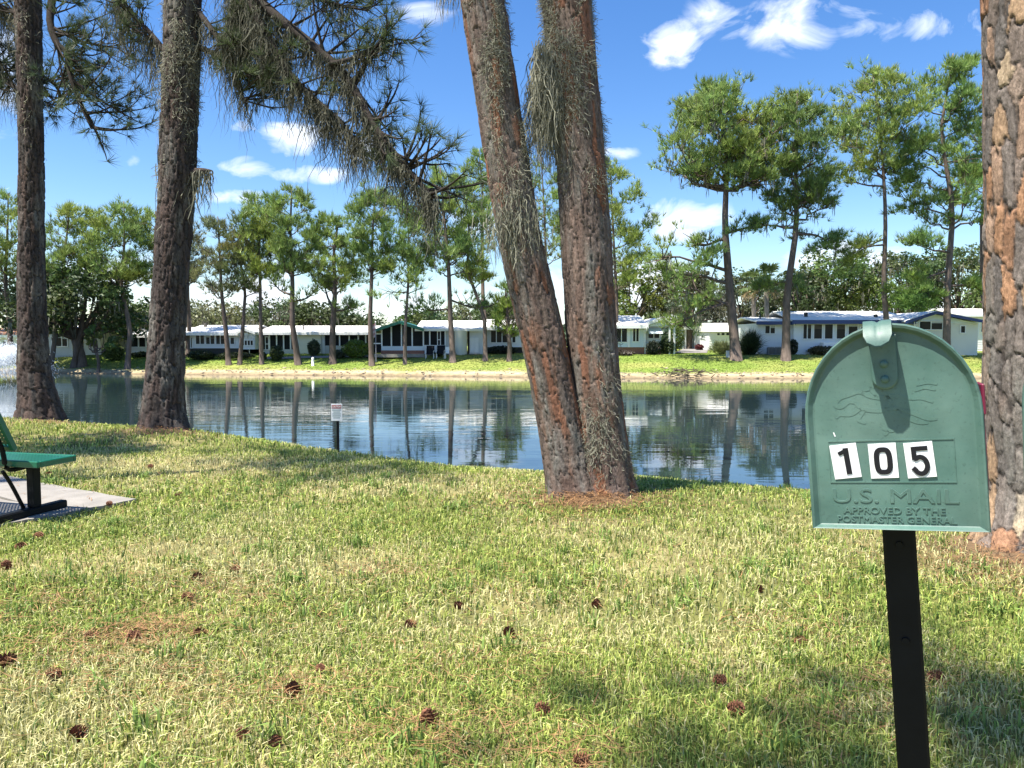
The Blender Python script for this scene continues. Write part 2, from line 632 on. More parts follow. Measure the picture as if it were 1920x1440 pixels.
# ------------------------------------------------------------------ foliage generators
def tufts(cen, axis, n, length, width, spread, rng, col, colvar=0.25, droop=0.0):
    """bundles of needles: one thin triangle per needle"""
    N = len(cen)
    cen = np.repeat(cen, n, 0)
    ax = np.repeat(axis, n, 0)
    d = unit(ax + rng.normal(size=(N * n, 3)) * spread)
    L = length * rng.uniform(0.7, 1.15, (N * n, 1))
    side = unit(np.cross(d, rng.normal(size=(N * n, 3)))) * width * 0.5
    base = cen + d * L * 0.06
    tip = base + d * L
    tip[:, 2] -= droop * L[:, 0]
    v = np.stack([base - side, base + side, tip], 1).reshape(-1, 3)
    f = np.arange(len(v)).reshape(-1, 3)
    cc = np.asarray(col)
    if cc.ndim == 1:
        cc = np.tile(cc, (N, 1))
    cc = cc * rng.uniform(1 - colvar, 1 + colvar, (N, 1))
    cc = np.repeat(np.repeat(cc, n, 0) * rng.uniform(0.85, 1.15, (N * n, 1)), 3, 0)
    return v, f, cc


def leaves(cen, size, rng, col, colvar=0.3):
    """small kite shaped leaves / leaf sprays turned every way"""
    N = len(cen)
    d = unit(rng.normal(size=(N, 3)) * np.array([1, 1, 0.6]))
    s = unit(np.cross(d, rng.normal(size=(N, 3))))
    L = size * rng.uniform(0.6, 1.3, (N, 1))
    a = cen - d * L * 0.5
    b = cen + s * L * 0.3
    c = cen + d * L * 0.5
    e = cen - s * L * 0.3
    v = np.stack([a, b, c, e], 1).reshape(-1, 3)
    f = np.arange(len(v)).reshape(-1, 4)
    cc = np.asarray(col)
    if cc.ndim == 1:
        cc = np.tile(cc, (N, 1))
    cc = np.repeat(cc * rng.uniform(1 - colvar, 1 + colvar, (N, 1)), 4, 0)
    return v, f, cc


def strands(start, length, width, rng, col, seg=5, wob=0.06, out=None, colvar=0.25):
    """hanging ribbons that taper to a point"""
    N = len(start)
    L = np.broadcast_to(length, (N,)) if np.ndim(length) else np.full(N, length)
    L = L * rng.uniform(0.5, 1.2, N)
    p = [start]
    drift = rng.normal(size=(N, 3)) * wob
    for k in range(seg):
        st = np.zeros((N, 3))
        st[:, 2] = -L / seg
        st += (rng.normal(size=(N, 3)) * wob + drift * 0.4) * (L / seg)[:, None] * 2
        if out is not None and k == 0:
            st += out * (L / seg)[:, None]
        p.append(p[-1] + st)
    p = np.stack(p, 1)
    ang = rng.uniform(0, math.pi, N)
    sd = np.stack([np.cos(ang), np.sin(ang), np.zeros(N)], 1)
    w = width * rng.uniform(0.6, 1.4, N)
    prof = np.sqrt(np.clip(1 - np.linspace(0, 1, seg + 1), 0.0, 1)) * (1 + 0.25 * np.sin(np.arange(seg + 1) * 2.3))
    off = sd[:, None] * (w[:, None] * prof[None])[..., None] * 0.5
    v = np.stack([p - off, p + off], 2).reshape(N, -1, 3)
    nv = (seg + 1) * 2
    b = np.arange(N)[:, None] * nv + np.arange(seg)[None] * 2
    f = np.stack([b, b + 1, b + 3, b + 2], -1).reshape(-1, 4)
    cc = np.asarray(col) * rng.uniform(1 - colvar, 1 + colvar, (N, 1))
    cc = np.repeat(cc, nv, 0)
    return v.reshape(-1, 3), f, cc


def curls(start, normal, size, width, rng, col, seg=3):
    """short tangled threads of moss clinging to a surface"""
    N = len(start)
    p = [start]
    d = unit(rng.normal(size=(N, 3)) * .8 + normal * 0.15 + np.array([0, 0, -1.1]))
    L = size * rng.uniform(0.5, 1.3, (N, 1))
    for k in range(seg):
        d = unit(d + rng.normal(size=(N, 3)) * 0.65 + np.array([0, 0, -0.3]))
        p.append(p[-1] + d * L / seg)
    p = np.stack(p, 1)
    sd = unit(np.cross(unit(rng.normal(size=(N, 3))), normal)) * width * 0.5
    v = np.stack([p - sd[:, None], p + sd[:, None]], 2).reshape(-1, 3)
    nv = (seg + 1) * 2
    b = np.arange(N)[:, None] * nv + np.arange(seg)[None] * 2
    f = np.stack([b, b + 1, b + 3, b + 2], -1).reshape(-1, 4)
    cc = np.repeat(np.asarray(col) * rng.uniform(0.7, 1.3, (N, 1)), nv, 0)
    return v, f, cc


class Cloud:
    """accumulates (verts, faces, colours) triples"""

    def __init__(s):
        s.v, s.f, s.c, s.n = [], {}, [], 0

    def add(s, t):
        v, f, c = t
        s.v.append(v)
        s.c.append(c)
        s.f.setdefault(f.shape[1], []).append(f + s.n)
        s.n += len(v)

    def build(s, name, mat, parent, smooth=False, loc=None):
        v = np.concatenate(s.v)
        if loc is not None:
            v = v - np.asarray(loc)
        return np_mesh(name, v, [np.concatenate(a) for a in s.f.values()], mat, parent, np.concatenate(s.c), smooth)


MOSS_COL = np.array([0.27, 0.265, 0.2])
FAR_BARK = np.array([0.14, 0.108, 0.088])


def pine(base, H, lean, r0, lo, R, seed, ntuft, label, cone=0.42, flat=0.42, limbs=(), nl=22, col=(0.27, 0.35, 0.09), moss=0, tl=0.5, tw=0.048,
         group='tall pines along the far bank', nneedle=9, name='pine_tree', skirt=0, z0=None, dens=.9, root=None):
    """pine with a bare trunk and a crown of needle tufts carried on limbs"""
    rng = np.random.default_rng(seed)
    bz = gzs(*base) if z0 is None else z0
    B = np.array([base[0], base[1], bz])
    K = 14
    t = np.linspace(0, 1, K)
    wob = np.stack([np.interp(t, np.linspace(0, 1, 5), np.r_[0, rng.normal(size=4) * 0.012 * H]) for _ in range(2)], 1)
    tr = np.stack([B[0] + lean[0] * t ** 1.15 + wob[:, 0], B[1] + lean[1] * t ** 1.15 + wob[:, 1], B[2] - 0.15 + (H + 0.15) * t], 1)
    rad = r0 * (1 - 0.82 * t ** 1.1)
    rad[0] *= 1.3 if label else 1.0
    wood = MB()
    wood.tube(tr, rad, 9, FAR_BARK * rng.uniform(0.85, 1.2))
    cen, axs, mo = [], [], []

    def at(u):
        return np.array([np.interp(u, t, tr[:, k]) for k in range(3)])

    def limb(p0, az, el, L, r, nt, curve=0.35, twigs=9, end=None):
        n = 6
        if end is not None:
            L = np.linalg.norm(end - p0)
            ctl = p0 + (end - p0) * np.array([.6, .6, .3])
            w = np.linspace(0, 1, n + 1)[:, None]
            pts = p0 * (1 - w) ** 2 + ctl * 2 * w * (1 - w) + end * w ** 2
            pts[1:-1] += rng.normal(size=(n - 1, 3)) * .05 * L
            dd = unit(end - pts[-2])
        else:
            d = np.array([math.cos(az) * math.cos(el), math.sin(az) * math.cos(el), math.sin(el)])
            pts = [p0]
            dd = d.copy()
            for k in range(n):
                dd = unit(dd + rng.normal(size=3) * 0.17 + np.array([0, 0, curve * 0.28]))
                pts.append(pts[-1] + dd * L / n)
            pts = np.array(pts)
        wood.tube(pts, np.linspace(r, r * 0.22, n + 1), 5, FAR_BARK * 0.95, cap=False)
        ends = [(pts[-2], pts[-1], dd)]
        for k in range(twigs):
            u = rng.uniform(0.25, 0.97)
            q = np.array([np.interp(u * n, np.arange(n + 1), pts[:, c]) for c in range(3)])
            td = unit(dd * .7 + rng.normal(size=3) * np.array([.9, .9, .55]) + np.array([0, 0, 0.35]))
            tlx = L * rng.uniform(0.2, 0.42) + 0.3
            e = q + td * tlx
            wood.tube(np.array([q, (q + e) / 2 + rng.normal(size=3) * 0.06, e]), [r * 0.36, r * 0.26, r * 0.12], 4, FAR_BARK * 0.9, cap=False)
            ends.append((q, e, td))
        per = max(1, int(round(nt * dens / len(ends))))
        for (q, e, td) in ends:
            w = rng.uniform(.35, 1.08, (per, 1))
            off = rng.normal(size=(per, 3)) * np.array([.24, .24, .15])
            cen.append(q + (e - q) * w + off)
            axs.append(unit(np.array([0, 0, .8]) + td * .45 + off * .8))
        if moss:
            for k in range(moss):
                mo.append(pts[rng.integers(2, n + 1)] + rng.normal(size=3) * 0.15)

    z_lo, z_hi = lo * H, H * 1.0
    for i in range(nl):
        u = (i + rng.uniform(0.1, 0.9)) / nl
        az = i * 2.39996 + rng.normal() * 0.35
        ze = z_lo + (z_hi - z_lo) * (.04 + .93 * u)
        prof = math.sqrt(max(.03, 1 - abs((u - cone) / (1 - cone if u > cone else cone * 1.35)) ** 2.2))
        rr = R * prof * (rng.uniform(.5, 1.02) if rng.uniform() < .4 else rng.uniform(.82, 1.05))
        zo = min(.96 * H, max(z_lo * .96, ze - rr * rng.uniform(.35, .85)))
        p0 = at(zo / H)
        c = at(min(1, ze / H))
        end = np.array([c[0] + math.cos(az) * rr, c[1] + math.sin(az) * rr, B[2] + ze])
        limb(p0, 0, 0, 0, max(0.025, r0 * 0.3 * (1 - 0.5 * u)), ntuft / nl * (0.5 + .8 * prof), end=end)
    for (h, az, el, L, nt, cv) in limbs:
        limb(at(h), math.radians(az), math.radians(el), L, r0 * 0.38, nt, cv, 11)
    if root is None:
        root = empty(name, B)
        tag(root, label, 'pine tree', group)
    wv = wood
    wv.v = [a - B for a in wv.v]
    made = [wv.build('trunk' if label else 'upper_trunk', M['far_bark'], root, True, True)]
    cen, axs = np.concatenate(cen), np.concatenate(axs)
    if label:
        gap = vnoise(cen[:, 0] * 1.15, cen[:, 1] * 1.15, cen[:, 2] * 1.5, seed + 50) > (.43 if dens < .7 else .37)
        cen, axs = cen[gap], axs[gap]
    col = np.array(col)
    cv = col * (1 + 0.35 * (vnoise(cen[:, 0] * 0.9, cen[:, 1] * 0.9, cen[:, 2] * 0.9, seed) - 0.5))[:, None]
    warm = vnoise(cen[:, 0] * 0.5, cen[:, 1] * 0.5, cen[:, 2] * 0.5, seed + 3)[:, None]
    cv = cv * (1 + (warm - 0.5) * np.array([0.5, 0.2, -0.2]))
    v, f, c = tufts(cen - B, axs, nneedle, tl, tw, 0.42, rng, cv, 0.42)
    made.append(np_mesh('crown', v, f, M['needle'], root, c))
    if label is None:
        return made
    if mo:
        mo = np.array(mo) - B
        v, f, c = strands(np.repeat(mo, 5, 0) + rng.normal(size=(len(mo) * 5, 3)) * 0.12, 0.9, 0.09, rng, MOSS_COL * 0.75, 4, 0.08)
        tag(np_mesh('hanging_moss', v, f, M['moss'], root, c), kind='stuff')
    return root


def broadleaf(base, H, R, seed, label, nleaf=9000, col=(0.085, 0.13, 0.03), group=None, name='oak_tree', cat='oak tree', lo=0.25, size=0.34, moss=0,
              r0=0.35, nblob=26, trunk_n=1, z0=None, squash=0.75):
    """spreading broadleaf tree: forked trunk, leaf clumps with gaps, optional hanging moss"""
    rng = np.random.default_rng(seed)
    bz = gzs(*base) if z0 is None else z0
    B = np.array([base[0], base[1], bz])
    wood = MB()
    fork = np.array([0, 0, H * lo]) + np.array([rng.normal() * 0.3, rng.normal() * 0.3, 0])
    wood.tube(smooth_path([(0, 0, -0.2), (0.05, 0, 0.4), fork * 0.6 + [0.1, 0, 0], fork], 7), [r0 * 1.35, r0 * 1.05, r0 * 0.95, r0 * 0.9, r0 * 0.88, r0 * 0.85, r0 * 0.8], 9, FAR_BARK)
    cl = Cloud()
    ms = []
    per = nleaf // nblob
    for i in range(nblob):
        az = i * 2.39996 + rng.normal() * 0.3
        u = (i + 0.5) / nblob
        zz = H * (lo + 0.12 + (1 - lo - 0.2) * u)
        rr = R * math.sqrt(max(0.05, 1 - ((u - 0.32) / 0.75) ** 2)) * rng.uniform(0.45, 1.0)
        c = np.array([math.cos(az) * rr, math.sin(az) * rr, zz])
        wood.tube(smooth_path([fork, fork * 0.5 + c * 0.45 + rng.normal(size=3) * 0.25, c], 6), np.linspace(r0 * 0.42, 0.03, 6), 5, FAR_BARK * 0.9, cap=False)
        br = R * rng.uniform(0.2, 0.38)
        d = unit(rng.normal(size=(per, 3))) * (rng.uniform(0.2, 1, (per, 1)) ** 0.45) * br
        d[:, 2] *= squash
        keep = vnoise((c[0] + d[:, 0]) * 1.3, (c[1] + d[:, 1]) * 1.3, (c[2] + d[:, 2]) * 1.3, seed) > 0.36
        pts = c + d[keep]
        cc = np.array(col) * rng.uniform(0.78, 1.25) * np.array([rng.uniform(0.85, 1.25), 1, rng.uniform(0.8, 1.2)])
        cl.add(leaves(pts, size, rng, cc))
        if moss:
            k = moss
            q = c + rng.normal(size=(k, 3)) * np.array([br * 0.6, br * 0.6, 0.1]) - np.array([0, 0, br * 0.3])
            ms.append(q)
    root = empty(name, B)
    tag(root, label, cat, group)
    wood.build('trunk', M['far_bark'], root, True, True)
    cl.build('crown', M['leaf'], root)
    if ms:
        q = np.concatenate(ms)
        q = np.repeat(q, 4, 0) + rng.normal(size=(len(q) * 4, 3)) * 0.15
        v, f, c = strands(q, 0.9, 0.1, rng, MOSS_COL * 0.62, 4, 0.09)
        tag(np_mesh('hanging_moss', v, f, M['moss'], root, c), kind='stuff')
    return root


def at_px(px, depth):
    return (P(px, 640, depth)[0], depth)


# ------------------------------------------------------------------ far pines: px of the foot, distance, px/row of the top
def far_pine(px, depth, tpx, trow, Rpx, lo, seed, nt, label, **k):
    b = at_px(px, depth)
    top = P(tpx, trow, depth)
    H = top[2] - gzs(*b)
    s = depth / F_PX
    pine(b, H, (top[0] - b[0], k.pop('ly', 0.3)), k.pop('r0', 0.2), lo, Rpx * s, seed, nt, label, **k)


far_pine(92, 56.5, 130, 385, 40, 0.55, 1, 1500, 'slim pine close beside the right edge of the leftmost dark trunk', dens=.62, nl=18, r0=.19)
far_pine(135, 57.5, 190, 395, 34, 0.60, 2, 1200, 'thin pine rising through the dark oak at left', dens=.62, nl=18)
far_pine(237, 56.5, 231, 376, 53, 0.51, 3, 2600, 'round topped pine between the two dark trunks at left', dens=.62, nl=18, flat=.35)
far_pine(292, 58, 285, 395, 36, 0.50, 4, 1300, 'pine half hidden behind the left edge of the mossy trunk', dens=.62, nl=18, r0=.17)
far_pine(428, 57, 405, 405, 43, 0.47, 5, 1500, 'sparse brownish pine just right of the mossy leaning trunk', dens=.62, nl=18, col=(.21, .22, .09), r0=.2)
far_pine(448, 57, 455, 398, 41, 0.47, 6, 1300, 'thin pine second right of the mossy leaning trunk', dens=.62, nl=18, col=(.2, .23, .08), r0=.17)
far_pine(490, 57, 482, 362, 43, 0.53, 7, 2000, 'straight pine in front of the grey screened porch', dens=.62, nl=18, r0=.17)
far_pine(559, 56.5, 545, 352, 53, 0.51, 8, 2800, 'thick pine before the cream wall of the long home', dens=.62, nl=18, r0=.24, flat=.4,
         limbs=[(.36, 20, 15, 2.2, 120, .2), (.4, 165, 5, 2.2, 120, .1)])
far_pine(623, 56.5, 632, 402, 57, 0.49, 9, 2300, 'forked pine with a low curved limb before the dark porch', dens=.62, nl=18, r0=.26, flat=.3,
         limbs=[(.38, 160, 35, 3.0, 160, .3), (.36, 15, 5, 1.6, 130, .1)])
far_pine(697, 55.5, 702, 342, 48, 0.51, 10, 2500, 'pine beside the flag pole', dens=.62, nl=18, r0=.2, limbs=[(.8, 55, 40, 2.6, 160, .4)], ly=.2)
far_pine(759, 55.5, 762, 375, 45, 0.45, 11, 1700, 'slender pine in front of the green porch gable', dens=.62, nl=18, r0=.14, limbs=[(.45, 185, -10, 2.4, 170, -.5)])
far_pine(849, 55.5, 822, 312, 57, 0.45, 12, 2700, 'leaning pine at the right end of the green porch home', dens=.62, nl=18, r0=.22, ly=.1,
         limbs=[(.28, 170, 10, 2.6, 170, .1), (.33, 10, -12, 2.8, 170, -.1)])
far_pine(910, 55.5, 862, 330, 41, 0.40, 13, 1700, 'thin leaning pine left of the twin trunks', dens=.62, nl=18, r0=.17, limbs=[(.3, 20, 0, 2.2, 120, 0)])
far_pine(955, 55, 952, 535, 22, 0.33, 14, 900, 'short bright pine close left of the twin trunks', dens=.62, nl=18, r0=.2, col=(.22, .3, .06))
far_pine(915, 62, 900, 278, 40, 0.60, 15, 1500, 'tall pine crown behind the left twin trunk', dens=.62, nl=18, r0=.2)
far_pine(1030, 60, 1010, 290, 43, 0.47, 16, 1600, 'pine seen through the gap between the twin trunks', dens=.62, nl=18, r0=.17)
far_pine(1152, 58, 1150, 298, 57, 0.35, 17, 2600, 'loose pine close right of the twin trunks', dens=.62, nl=18, r0=.16, limbs=[(.55, 25, 15, 3.4, 260, .3), (.42, 0, 0, 3.0, 260, .1)])
far_pine(1381, 53.5, 1352, 158, 116, 0.65, 18, 5200, 'great round headed pine with one long low limb to the left', r0=.36, flat=.3, nl=34, cone=.4,
         limbs=[(.335, 178, 18, 5.6, 420, -.15), (.29, 182, 8, 5.0, 260, 0), (.22, 190, 10, 4.2, 200, -.2), (.2, 170, 20, 4.6, 160, -.3), (.45, 175, 20, 2.6, 120, .2), (.47, 5, 5, 2.0, 90, .1)], moss=2)
far_pine(1474, 53.5, 1500, 168, 87, 0.55, 19, 3600, 'dark crowned pine third from the right above the navy trimmed home', r0=.3, flat=.4, moss=2,
         limbs=[(.48, 0, -5, 3.4, 330, -.2), (.5, 175, 0, 2.4, 160, -.1), (.3, 30, -5, 2.2, 200, -.2), (.3, 160, 10, 2.0, 130, -.2)], col=(.19, .27, .075))
far_pine(1668, 54.5, 1634, 128, 83, 0.65, 20, 2600, 'slim leaning pine rising behind the mailbox top', r0=.21, limbs=[(.42, 195, -28, 3.4, 260, -.1), (.4, 185, -10, 2.6, 130, .1), (.6, 170, 15, 3.0, 160, .1)])
far_pine(1775, 54, 1776, 100, 94, 0.45, 21, 4200, 'tall pine left of the big flaking trunk at right', r0=.27, flat=.3,
         limbs=[(.36, 190, 5, 3.4, 240, -.2), (.3, 180, -20, 3.6, 420, -.2), (.24, 200, -30, 3.0, 520, -.3), (.25, 5, -10, 3.0, 420, -.2)], col=(.21, .31, .08))
far_pine(20, 60, 10, 360, 52, 0.50, 22, 1800, 'shaded pine at the left edge of the picture', dens=.62, nl=18, r0=.22)
far_pine(352, 61, 352, 420, 34, 0.55, 23, 900, 'pale bare limbed pine behind the mossy leaning trunk', dens=.62, nl=18, col=(.2, .2, .1))
far_pine(1085, 61, 1085, 330, 45, 0.55, 24, 1300, 'pine hidden behind the right twin trunk', dens=.62, nl=18, r0=.18)
far_pine(-60, 55, -60, 340, 52, 0.50, 25, 1500, 'pine just beyond the left edge of the picture', dens=.62, nl=18, r0=.22)
far_pine(1860, 57, 1860, 130, 78, 0.50, 26, 1500, 'pine crown behind the flaking trunk at right', r0=.2)

# ------------------------------------------------------------------ oaks, palms, distant woods
broadleaf(at_px(150, 58), 7.6, 4.6, 41, 'dark spreading oak over the beige home at left', 13000, (.07, .105, .03), lo=.27, r0=.4, moss=5)
broadleaf(at_px(182, 56), 3.6, 1.1, 42, 'small young tree on a thin stem at left bank', 2200, (.13, .17, .05), lo=.4, r0=.12, nblob=10, size=.25, cat='young tree', name='young_tree')
broadleaf(at_px(262, 66), 4.1, 3.5, 43, 'oak behind the white screened porch at left', 6000, (.075, .12, .03), moss=2)
broadleaf(at_px(40, 68), 7.0, 4.5, 44, 'oak at far left behind the beige home', 6000, (.055, .085, .03))
broadleaf(at_px(395, 70), 4.2, 4.2, 45, 'pale mossy oak behind the ribbed roof', 7000, (.14, .17, .07), moss=8, size=.28)
broadleaf(at_px(520, 74), 4.7, 4.2, 46, 'mossy oak behind the long low home', 6500, (.1, .13, .05), moss=8, size=.3)
broadleaf(at_px(600, 72), 4.2, 3.6, 47, 'darker oak behind the cream wall', 6000, (.06, .09, .03), moss=3)
broadleaf(at_px(668, 95), 4.0, 4.5, 48, 'round oak beyond the flag pole', 5000, (.06, .095, .035))
broadleaf(at_px(797, 85), 4.2, 3.6, 49, 'round green oak above the green porch roof', 5500, (.085, .13, .045))
broadleaf(at_px(895, 76), 4.4, 4.4, 50, 'mossy oak left of the twin trunks', 7000, (.11, .14, .055), moss=7, size=.3)
broadleaf(at_px(985, 80), 4.8, 4.0, 51, 'oak behind the twin trunks', 5000, (.1, .14, .04), moss=3)
broadleaf(at_px(1190, 78), 8.2, 4.2, 52, 'light green oak behind the gabled white home', 7000, (.13, .175, .04), moss=2)
broadleaf(at_px(1290, 76), 8.2, 4.2, 53, 'grey mossy oak between the white homes', 9000, (.085, .105, .05), moss=12, size=.28)
broadleaf(at_px(1400, 84), 8.6, 3.6, 54, 'oak behind the rounded trailer', 5000, (.08, .1, .045), moss=5)
broadleaf(at_px(1500, 72), 7.6, 3.2, 55, 'dark small oak among the palms', 6500, (.05, .075, .025), moss=4)
broadleaf(at_px(1560, 80), 9.6, 5.2, 56, 'big oak behind the navy trimmed home', 11000, (.1, .15, .035), moss=6, size=.36)
broadleaf(at_px(1675, 82), 10.4, 5.2, 57, 'big mossy oak right of centre behind the navy trimmed home', 11000, (.095, .14, .045), moss=9, size=.34)
broadleaf(at_px(1800, 78), 10.6, 5.0, 58, 'big mossy oak behind the rightmost white home', 11000, (.09, .13, .045), moss=10, size=.34)
broadleaf(at_px(1905, 70), 9.5, 4.5, 59, 'oak behind the flaking trunk at right', 4000, (.09, .13, .04))


def far_woods():
    rng = np.random.default_rng(77)
    cl = Cloud()
    for i in range(150):
        x = -140 + 280 * (i + rng.uniform()) / 150
        y = 125 + rng.uniform(-8, 14)
        h = rng.uniform(2.6, 4.8)
        r = rng.uniform(2.2, 4.2)
        n = 260
        d = unit(rng.normal(size=(n, 3))) * rng.uniform(0.4, 1, (n, 1)) ** 0.4 * np.array([r, r, h * 0.5])
        cl.add(leaves(np.array([x, y, h * 0.5 + 0.6]) + d, 0.95, rng, np.array([.08, .115, .065]) * rng.uniform(.75, 1.25)))
    o = cl.build('distant_woods', M['leaf'], None)
    tag(o, 'distant line of dark green woods behind the homes', 'woods', kind='stuff')


far_woods()


def palm(base, H, seed, label):
    rng = np.random.default_rng(seed)
    B = np.array([base[0], base[1], gzs(*base)])
    root = empty('cabbage_palm', B)
    tag(root, label, 'palm', 'cabbage palms behind the far bank')
    tr = smooth_path([(0, 0, -.1), (0.05, 0, H * .35), (-.05, 0, H * .7), (0, 0, H)], 16)
    rr = 0.17 + 0.012 * (np.arange(16) % 2)
    rr[0] = .24
    MB().tube(tr, rr, 9, (.3, .26, .22)).build('trunk', M['far_bark'], root, True, True)
    cl = Cloud()
    for i in range(30):
        az = i * 2.39996
        el = math.radians(rng.uniform(-55, 75))
        d = np.array([math.cos(az) * math.cos(el), math.sin(az) * math.cos(el), math.sin(el)])
        q = np.array([0, 0, H]) + d * rng.uniform(.7, 1.1)
        dead = el < math.radians(-38)
        col = np.array((.33, .25, .12)) if dead else np.array((.11, .16, .045))
        side = unit(np.cross(d, [0, 0, 1]))
        up = np.cross(side, d)
        n = 15
        a = np.linspace(-1.35, 1.35, n)
        dirs = np.cos(a)[:, None] * d + np.sin(a)[:, None] * side + rng.normal(size=(n, 3)) * .06
        ln = 0.85 * (0.7 + 0.3 * np.cos(a))[:, None]
        tip = q + dirs * ln - np.array([0, 0, .18])
        mid = q + dirs * ln * .5 + up * .03
        w = np.cross(dirs, up) * .05
        v = np.stack([np.tile(q, (n, 1)), mid - w, tip, mid + w], 1).reshape(-1, 3)
        cl.add((v, np.arange(len(v)).reshape(-1, 4), np.repeat(col * rng.uniform(.8, 1.2, (n, 1)), 4, 0)))
        st = np.array([np.array([0, 0, H - .05]), q])
        tv, tf = tube_np(st, [.03, .015], 3)
        cl.add((tv, tf, np.tile(col, (len(tv), 1))))
    cl.build('fronds', M['leaf'], root)


palm(at_px(1413, 62), 5.4, 1, 'left cabbage palm of the pair by the white trailer')
palm(at_px(1437, 60), 5.5, 2, 'right cabbage palm of the pair with pale lower trunk')
palm(at_px(545, 80), 3.4, 3, 'low palm peeping over the long low home roof')
palm(at_px(965, 78), 4.2, 4, 'low palm behind the home left of the twin trunks')


def shrub(px, row, wpx, hpx, depth, seed, label, col=(.05, .085, .025), n=1500, size=.16, name='shrub', cat='shrub', spiky=False):
    rng = np.random.default_rng(seed)
    s = depth / F_PX
    b = at_px(px, depth)
    B = np.array([b[0], b[1], gzs(*b)])
    R, H = wpx * s / 2, hpx * s
    root = empty(name, B)
    tag(root, label, cat, 'shrubs around the far homes')
    wood = MB()
    for k in range(5):
        e = np.array([rng.normal() * R * .4, rng.normal() * R * .3, H * .6])
        wood.tube(np.array([(rng.normal() * .05, rng.normal() * .05, -.05), e * .5, e]), [.03, .025, .012], 4, FAR_BARK)
    wood.build('stems', M['far_bark'], root, True, True)
    if spiky:
        c = rng.normal(size=(n // 8, 3)) * np.array([R * .35, R * .3, H * .2]) + np.array([0, 0, H * .3])
        v, f, cc = tufts(c, unit(c * np.array([1, 1, .5]) + np.array([0, 0, .6])), 9, H * .6, .05, .45, rng, col, .3)
        np_mesh('foliage', v, f, M['leaf'], root, cc)
        return
    d = unit(rng.normal(size=(n, 3))) * rng.uniform(.3, 1, (n, 1)) ** .4
    d = d * (1 + .35 * (vnoise(d[:, 0] * 3 + seed, d[:, 1] * 3, d[:, 2] * 3) - .5))[:, None]
    p = d * np.array([R, R * .8, H * .52]) + np.array([0, 0, H * .5])
    v, f, cc = leaves(p, size, rng, col)
    np_mesh('foliage', v, f, M['leaf'], root, cc)


shrub(377, 660, 50, 17, 59.2, 1, 'dark rounded hedge below the ribbed roof windows', (.035, .05, .02), 2200)
shrub(518, 663, 26, 28, 58, 2, 'rounded dark bush left of the cream wall', (.06, .085, .035))
shrub(588, 655, 24, 30, 59.5, 3, 'clipped grey green bush before the cream wall', (.075, .095, .045))
shrub(668, 662, 52, 34, 58.5, 4, 'big bright green bush before the dark porch', (.13, .19, .03), 2600)
shrub(634, 663, 30, 16, 58.3, 5, 'low flowering bush beside the bright green bush', (.09, .11, .07))
shrub(212, 657, 40, 30, 60, 6, 'light green leafy bush behind the round topped pine', (.14, .19, .06), 1800, .24)
shrub(265, 660, 40, 9, 61, 7, 'low dark hedge under the white screened porch', (.035, .055, .02))
shrub(440, 661, 70, 11, 59.4, 8, 'long low dark hedge below the ribbed roof home', (.04, .055, .025), 1800)
shrub(492, 663, 14, 14, 58.6, 9, 'small bush at the white screen door', (.06, .09, .03), 700)
shrub(940, 661, 62, 15, 59, 10, 'dark low shrubs under the home left of the twin trunks', (.025, .032, .02), 1800)
shrub(1406, 660, 32, 42, 56, 11, 'dark fan shaped shrub right of the great pine', (.025, .045, .02), 1600, spiky=True)
shrub(1355, 660, 46, 24, 57, 12, 'pale arching plants left of the great pine', (.2, .22, .09), 1100, spiky=True)
shrub(1225, 655, 26, 26, 56.6, 13, 'dark potted bush under the window awning', (.03, .04, .025))
shrub(1252, 655, 34, 30, 57.5, 14, 'shrub at the corner of the gabled white home', (.06, .085, .035))
shrub(1268, 650, 30, 50, 64, 15, 'green bush behind the gabled white home', (.1, .15, .03))
shrub(1547, 658, 66, 17, 56, 16, 'brown green hedge under the navy trimmed windows', (.075, .07, .035), 2000)
shrub(1487, 655, 18, 30, 56, 17, 'dark narrow bush beside the dark crowned pine', (.04, .05, .03), 900)
shrub(1311, 645, 16, 12, 68, 18, 'small dark red bush on the driveway', (.12, .03, .03), 600)
shrub(20, 655, 60, 26, 60, 19, 'grey green bush behind the fountain spray', (.09, .12, .08), 1500)
shrub(820, 662, 20, 8, 57.8, 20, 'low plants beside the lounge chairs', (.05, .07, .03), 500)
shrub(1170, 660, 40, 9, 56, 21, 'low plants along the brick base of the gabled home', (.1, .08, .06), 800)

